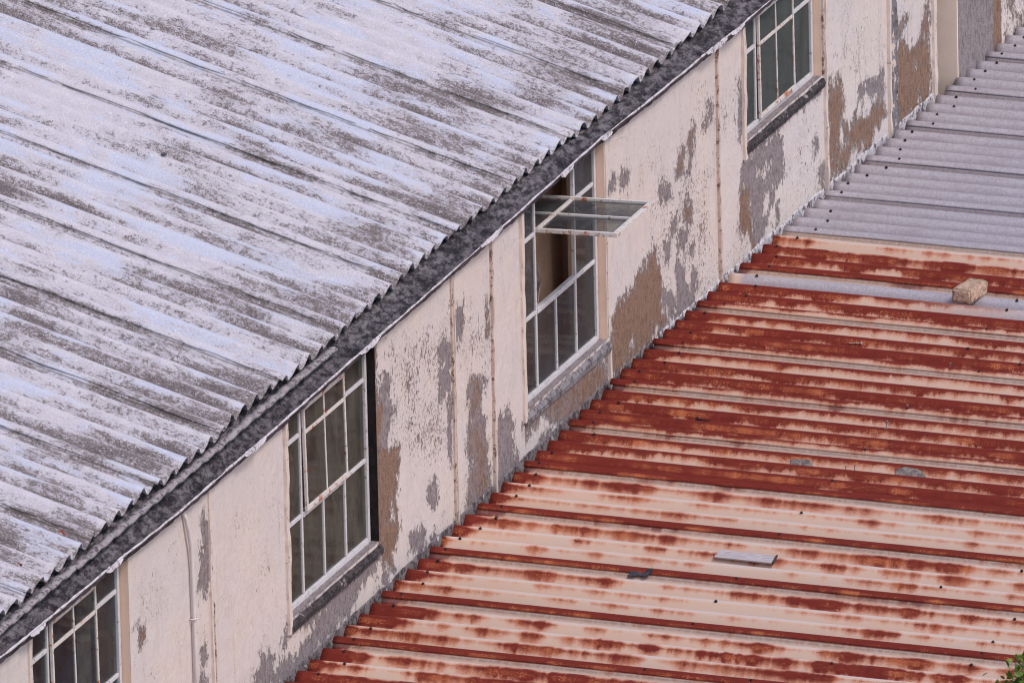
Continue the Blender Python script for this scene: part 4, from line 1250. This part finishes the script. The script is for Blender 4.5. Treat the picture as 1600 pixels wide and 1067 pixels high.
# ---------------------------------------------------------------- loose things on the roofs
def brick():
    me = bpy.data.meshes.new("brick")
    b = bmesh.new()
    bmesh.ops.create_cube(b, size=1.0)
    bmesh.ops.scale(b, vec=(0.108, 0.225, 0.076), verts=b.verts)
    bmesh.ops.bevel(b, geom=list(b.edges), offset=0.008, segments=2, affect='EDGES')
    bmesh.ops.triangulate(b, faces=b.faces)
    bmesh.ops.subdivide_edges(b, edges=[e for e in b.edges if e.calc_length() > 0.02], cuts=3, use_grid_fill=True)
    bmesh.ops.subdivide_edges(b, edges=[e for e in b.edges if e.calc_length() > 0.015], cuts=2, use_grid_fill=True)
    b.normal_update()
    for q in b.verts:
        p = q.co
        d = 0.0040*mnoise.noise(p*28)+0.0025*mnoise.noise(p*75)+0.0015*mnoise.noise(p*150)
        q.co += q.normal*d
    b.to_mesh(me); b.free()
    me.materials.append(M['brick'])
    for p in me.polygons: p.use_smooth = True
    o = bpy.data.objects.new("brick", me); COL.objects.link(o)
    o.location = (1.338, 6.655, crestz(1.34, 6.62)+0.037)
    o.rotation_euler = (math.radians(-1), math.radians(1.5), math.radians(-7))
    return tag(o, "rough mossy brick lying on the bare grey strip of the rusty roof", "brick")
brick()
b = MB()
for q in range(3):
    b.box(-0.150+0.004*q, 0.150-0.006*q, -0.034+q*0.0232, -0.034+q*0.0232+0.0222, -0.004, 0.004-0.001*q)
dk = b
o = b.build("wooden_slat", M['slat'], None, False, 0.0015)
o.location = (1.555, 2.135, roofz(1.555, 2.135)+0.011); o.rotation_euler = (math.radians(17), math.radians(1.4), math.radians(-1.5))
b = MB(); b.box(0.146, 0.154, -0.036, 0.037, -0.0048, 0.0048)
q_ = b.build('slat_end', M['scrap'], o, label='dark sawn end')
tag(o, "flat silvery grey slat lying along a corrugation of the rusty roof", "slat")
# crumpled scrap
n = 9
X, Y = np.meshgrid(np.linspace(-0.055, 0.055, n), np.linspace(-0.03, 0.03, 7), indexing='ij')
Z = 0.004+0.003*vnoise2(X*40+9, Y*40+3, 44)+0.012*np.clip(X-.02,0,1)/0.035
rag = 1+0.35*vnoise(X*60+20, 45)
P = np.stack([X+0.01*vnoise(Y*80+7, 46), Y*rag, Z], -1)
N = np.zeros_like(P); N[..., 2] = 1
vv, ff = slab(P, N, 0.004)
o = mk("scrap", vv, ff, M['scrap'])
o.location = (1.136, 1.765, roofz(1.136, 1.765)+0.006); o.rotation_euler = (0.35, 0, 0.1)
tag(o, "crumpled piece of charcoal scrap resting on the blotchy pink roof", "scrap")
def lying_nail(x, y, L, ang, mat, label, r=0.004):
    b = MB(); b.cyl((-L/2, 0, 0), (L/2, 0, 0.004), r*0.6, r, 8); b.cyl((L/2, 0, 0.004), (L/2+0.004, 0, 0.004), r*2.2, r*2.2, 10)
    o = b.build("nail", mat)
    o.location = (x, y, roofz(x, y)+r+0.006); o.rotation_euler = (0, 0, ang)
    tag(o, label, "nail", "loose nails on the rusty roof")
lying_nail(0.69, 4.185, 0.075, math.radians(172), M['dark_nail'], "black nail lying on a deep red corrugation left of the standing pins", 0.0055)
lying_nail(1.60, 5.69, 0.075, math.radians(5), M['dark_nail'], "black nail with a round head lying below the brick", 0.0048)
lying_nail(1.00, 5.75, 0.065, math.radians(4), M['stained_trim'], "rust brown nail lying flat between the wall and the black headed nail", 0.0035)
def dry_leaf(x, y, s, label, rot):
    b = MB()
    n = 7
    for i in range(n):
        t = i/(n-1)
        w_ = s*0.42*math.sin(PI*min(1, t*0.96+0.02))**0.8*(1+0.3*random.uniform(-1, 1))
        for q, yy in enumerate((-w_, 0, w_)):
            for zz in (0.0, 0.0015):
                b.v.append((s*(t-.5), yy, 0.006*math.sin(t*5)+(0.006 if q != 1 else 0)+zz))
    for i in range(n-1):
        for q in range(2):
            a0, a1 = i*6+q*2, (i+1)*6+q*2
            b.f += [(a0+1, a1+1, a1+3, a0+3), (a0, a0+2, a1+2, a1)]
        for (s0, s1) in ((0, 1), (5, 4)):
            b.f.append((i*6+s0, (i+1)*6+s0, (i+1)*6+s1, i*6+s1))
    o = b.build("dry_leaf", M['leaf_dry'], None, True)
    w2 = (y-EY0)/EP
    c = math.cos(2*PI*w2)
    zz = AMP*(math.copysign(abs(c)**0.85, c)-1)
    o.location = roofA(x, y, zz+0.012); o.rotation_euler = (0.3, beta, rot)
    tag(o, label, "leaf", "dry leaves on the pale roof")
dry_leaf(-0.18, -2.74, 0.034, "single rust orange leaf flake just above the gutter end of the pale roof", 0.4)
dry_leaf(-0.19, -3.28, 0.030, "broken rust red leaf flakes nearest the bottom left corner of the pale roof", 1.2)
b = bmesh.new(); bmesh.ops.create_icosphere(b, subdivisions=2, radius=0.013)
for q in b.verts:
    q.co.z *= 0.6; q.co.x *= 1.3; q.co += q.normal*0.004*mnoise.noise(q.co*90)
me = bpy.data.meshes.new("pebble"); b.to_mesh(me); b.free(); me.materials.append(M['pebble'])
o = bpy.data.objects.new("pebble", me); COL.objects.link(o)
yq = crest_y(2.22)
o.location = roofA(-1.414, yq, 0.014)
tag(o, "small dark pebble on a crest of the pale roof", "pebble")

# ---------------------------------------------------------------- tree whose tip shows in the corner
tree = thing("leafy_tree", "green leafy tree whose top pokes up at the bottom right beside the rusty roof", "tree", (7.35, -10.0, -3.6))
TC = Vector((7.36, -10.0, 2.46))
b = MB()
b.tube([(7.35, -10, -3.6), (7.33, -9.98, -2.0), (7.38, -10.03, -0.4), (7.30, -10, 0.9), (7.30, -10, 2.3)], [0.11, 0.09, 0.075, 0.055, 0.02], 12)
tips = []
for i in range(26):
    z0 = random.uniform(0.3, 2.2); a = random.uniform(0, 2*PI); L = random.uniform(0.35, 0.75)
    p0 = Vector((7.30, -10, z0)); p2 = p0+Vector((math.cos(a)*L, math.sin(a)*L, 0.25+0.3*random.random()))
    p1 = (p0+p2)/2+Vector((0, 0, -0.05))
    b.tube([p0, p1, p2], [0.022, 0.014, 0.005], 6)
    tips.append(p2)
adopt(b.build("trunk", M['bark'], None, True), tree)
# sprigs that reach the corner of the picture
def ray_pt(px, py, y):
    d = right*((px-800)/FPX)-up*((py-533.5)/FPX)+fwd
    return CAM_POS+d*((y-CAM_POS.y)/d.y)
lv, lf, ly_ = [], [], []
def leaf(p, s, young=0.0):
    d = Vector((random.gauss(0, 1), random.gauss(0, 1), random.gauss(0.2, .7))).normalized()
    a = d.orthogonal().normalized()
    a = (Matrix.Rotation(random.uniform(0, 6.28), 3, d) @ a)
    c = d.cross(a)
    k = len(lv)
    for (t, w_) in ((0, 0), (0.3, .30), (0.65, .28), (1, 0)):
        if w_ == 0: lv.append(tuple(p+d*s*t))
        else:
            lv.append(tuple(p+d*s*t+a*s*w_-c*s*0.08)); lv.append(tuple(p+d*s*t+c*s*0.03)); lv.append(tuple(p+d*s*t-a*s*w_-c*s*0.08))
    lf.extend([(k, k+1, k+2), (k, k+2, k+3), (k+1, k+4, k+5, k+2), (k+2, k+5, k+6, k+3), (k+4, k+7, k+5), (k+5, k+7, k+6)])
    ly_.extend([young]*8)
for i in range(170):
    a = random.uniform(0, 2*PI); r = 0.72*random.random()**0.45; h = random.uniform(-1, 1)
    cpt = TC+Vector((math.cos(a)*r*math.sqrt(max(0, 1-h*h*.8)), math.sin(a)*r*math.sqrt(max(0, 1-h*h*.8)), h*0.72))
    for q in range(24):
        leaf(cpt+Vector((random.gauss(0, .07), random.gauss(0, .07), random.gauss(0, .06))), random.uniform(.035, .06), 0.25*random.random())
for (cx, cy, n, sp, yg) in ((1584, 1027, 5, .008, 1.0), (1588, 1036, 7, .012, .7), (1598, 1036, 6, .01, .9), (1602, 1050, 18, .02, .2), (1593, 1054, 9, .016, .1), (1573, 1067, 6, .010, .05), (1602, 1064, 26, .025, .0), (1590, 1068, 10, .016, .0), (1612, 1060, 80, .05, .2), (1625, 1080, 120, .07, .1), (1600, 1085, 80, .05, .1)):
    q0 = ray_pt(cx, cy, -10.0)
    for q in range(n):
        leaf(q0+Vector((random.gauss(0, sp), random.gauss(0, sp*2), random.gauss(0, sp))), random.uniform(.022, .038), yg*random.uniform(.6, 1))
adopt(mk("crown", lv, lf, M['leaf'], None, True, dict(young=ly_)), tree)
b = MB()
for (cx, cy) in ((1584, 1026), (1592, 1050), (1573, 1066), (1602, 1040)):
    q0 = ray_pt(cx, cy, -10.0)
    b.tube([TC+Vector((-0.1, 0, 0.1)), (TC+q0)/2+Vector((0, 0, 0.02)), q0], [0.012, 0.008, 0.002], 6)
adopt(b.build("twig", M['bark'], None, True), tree)
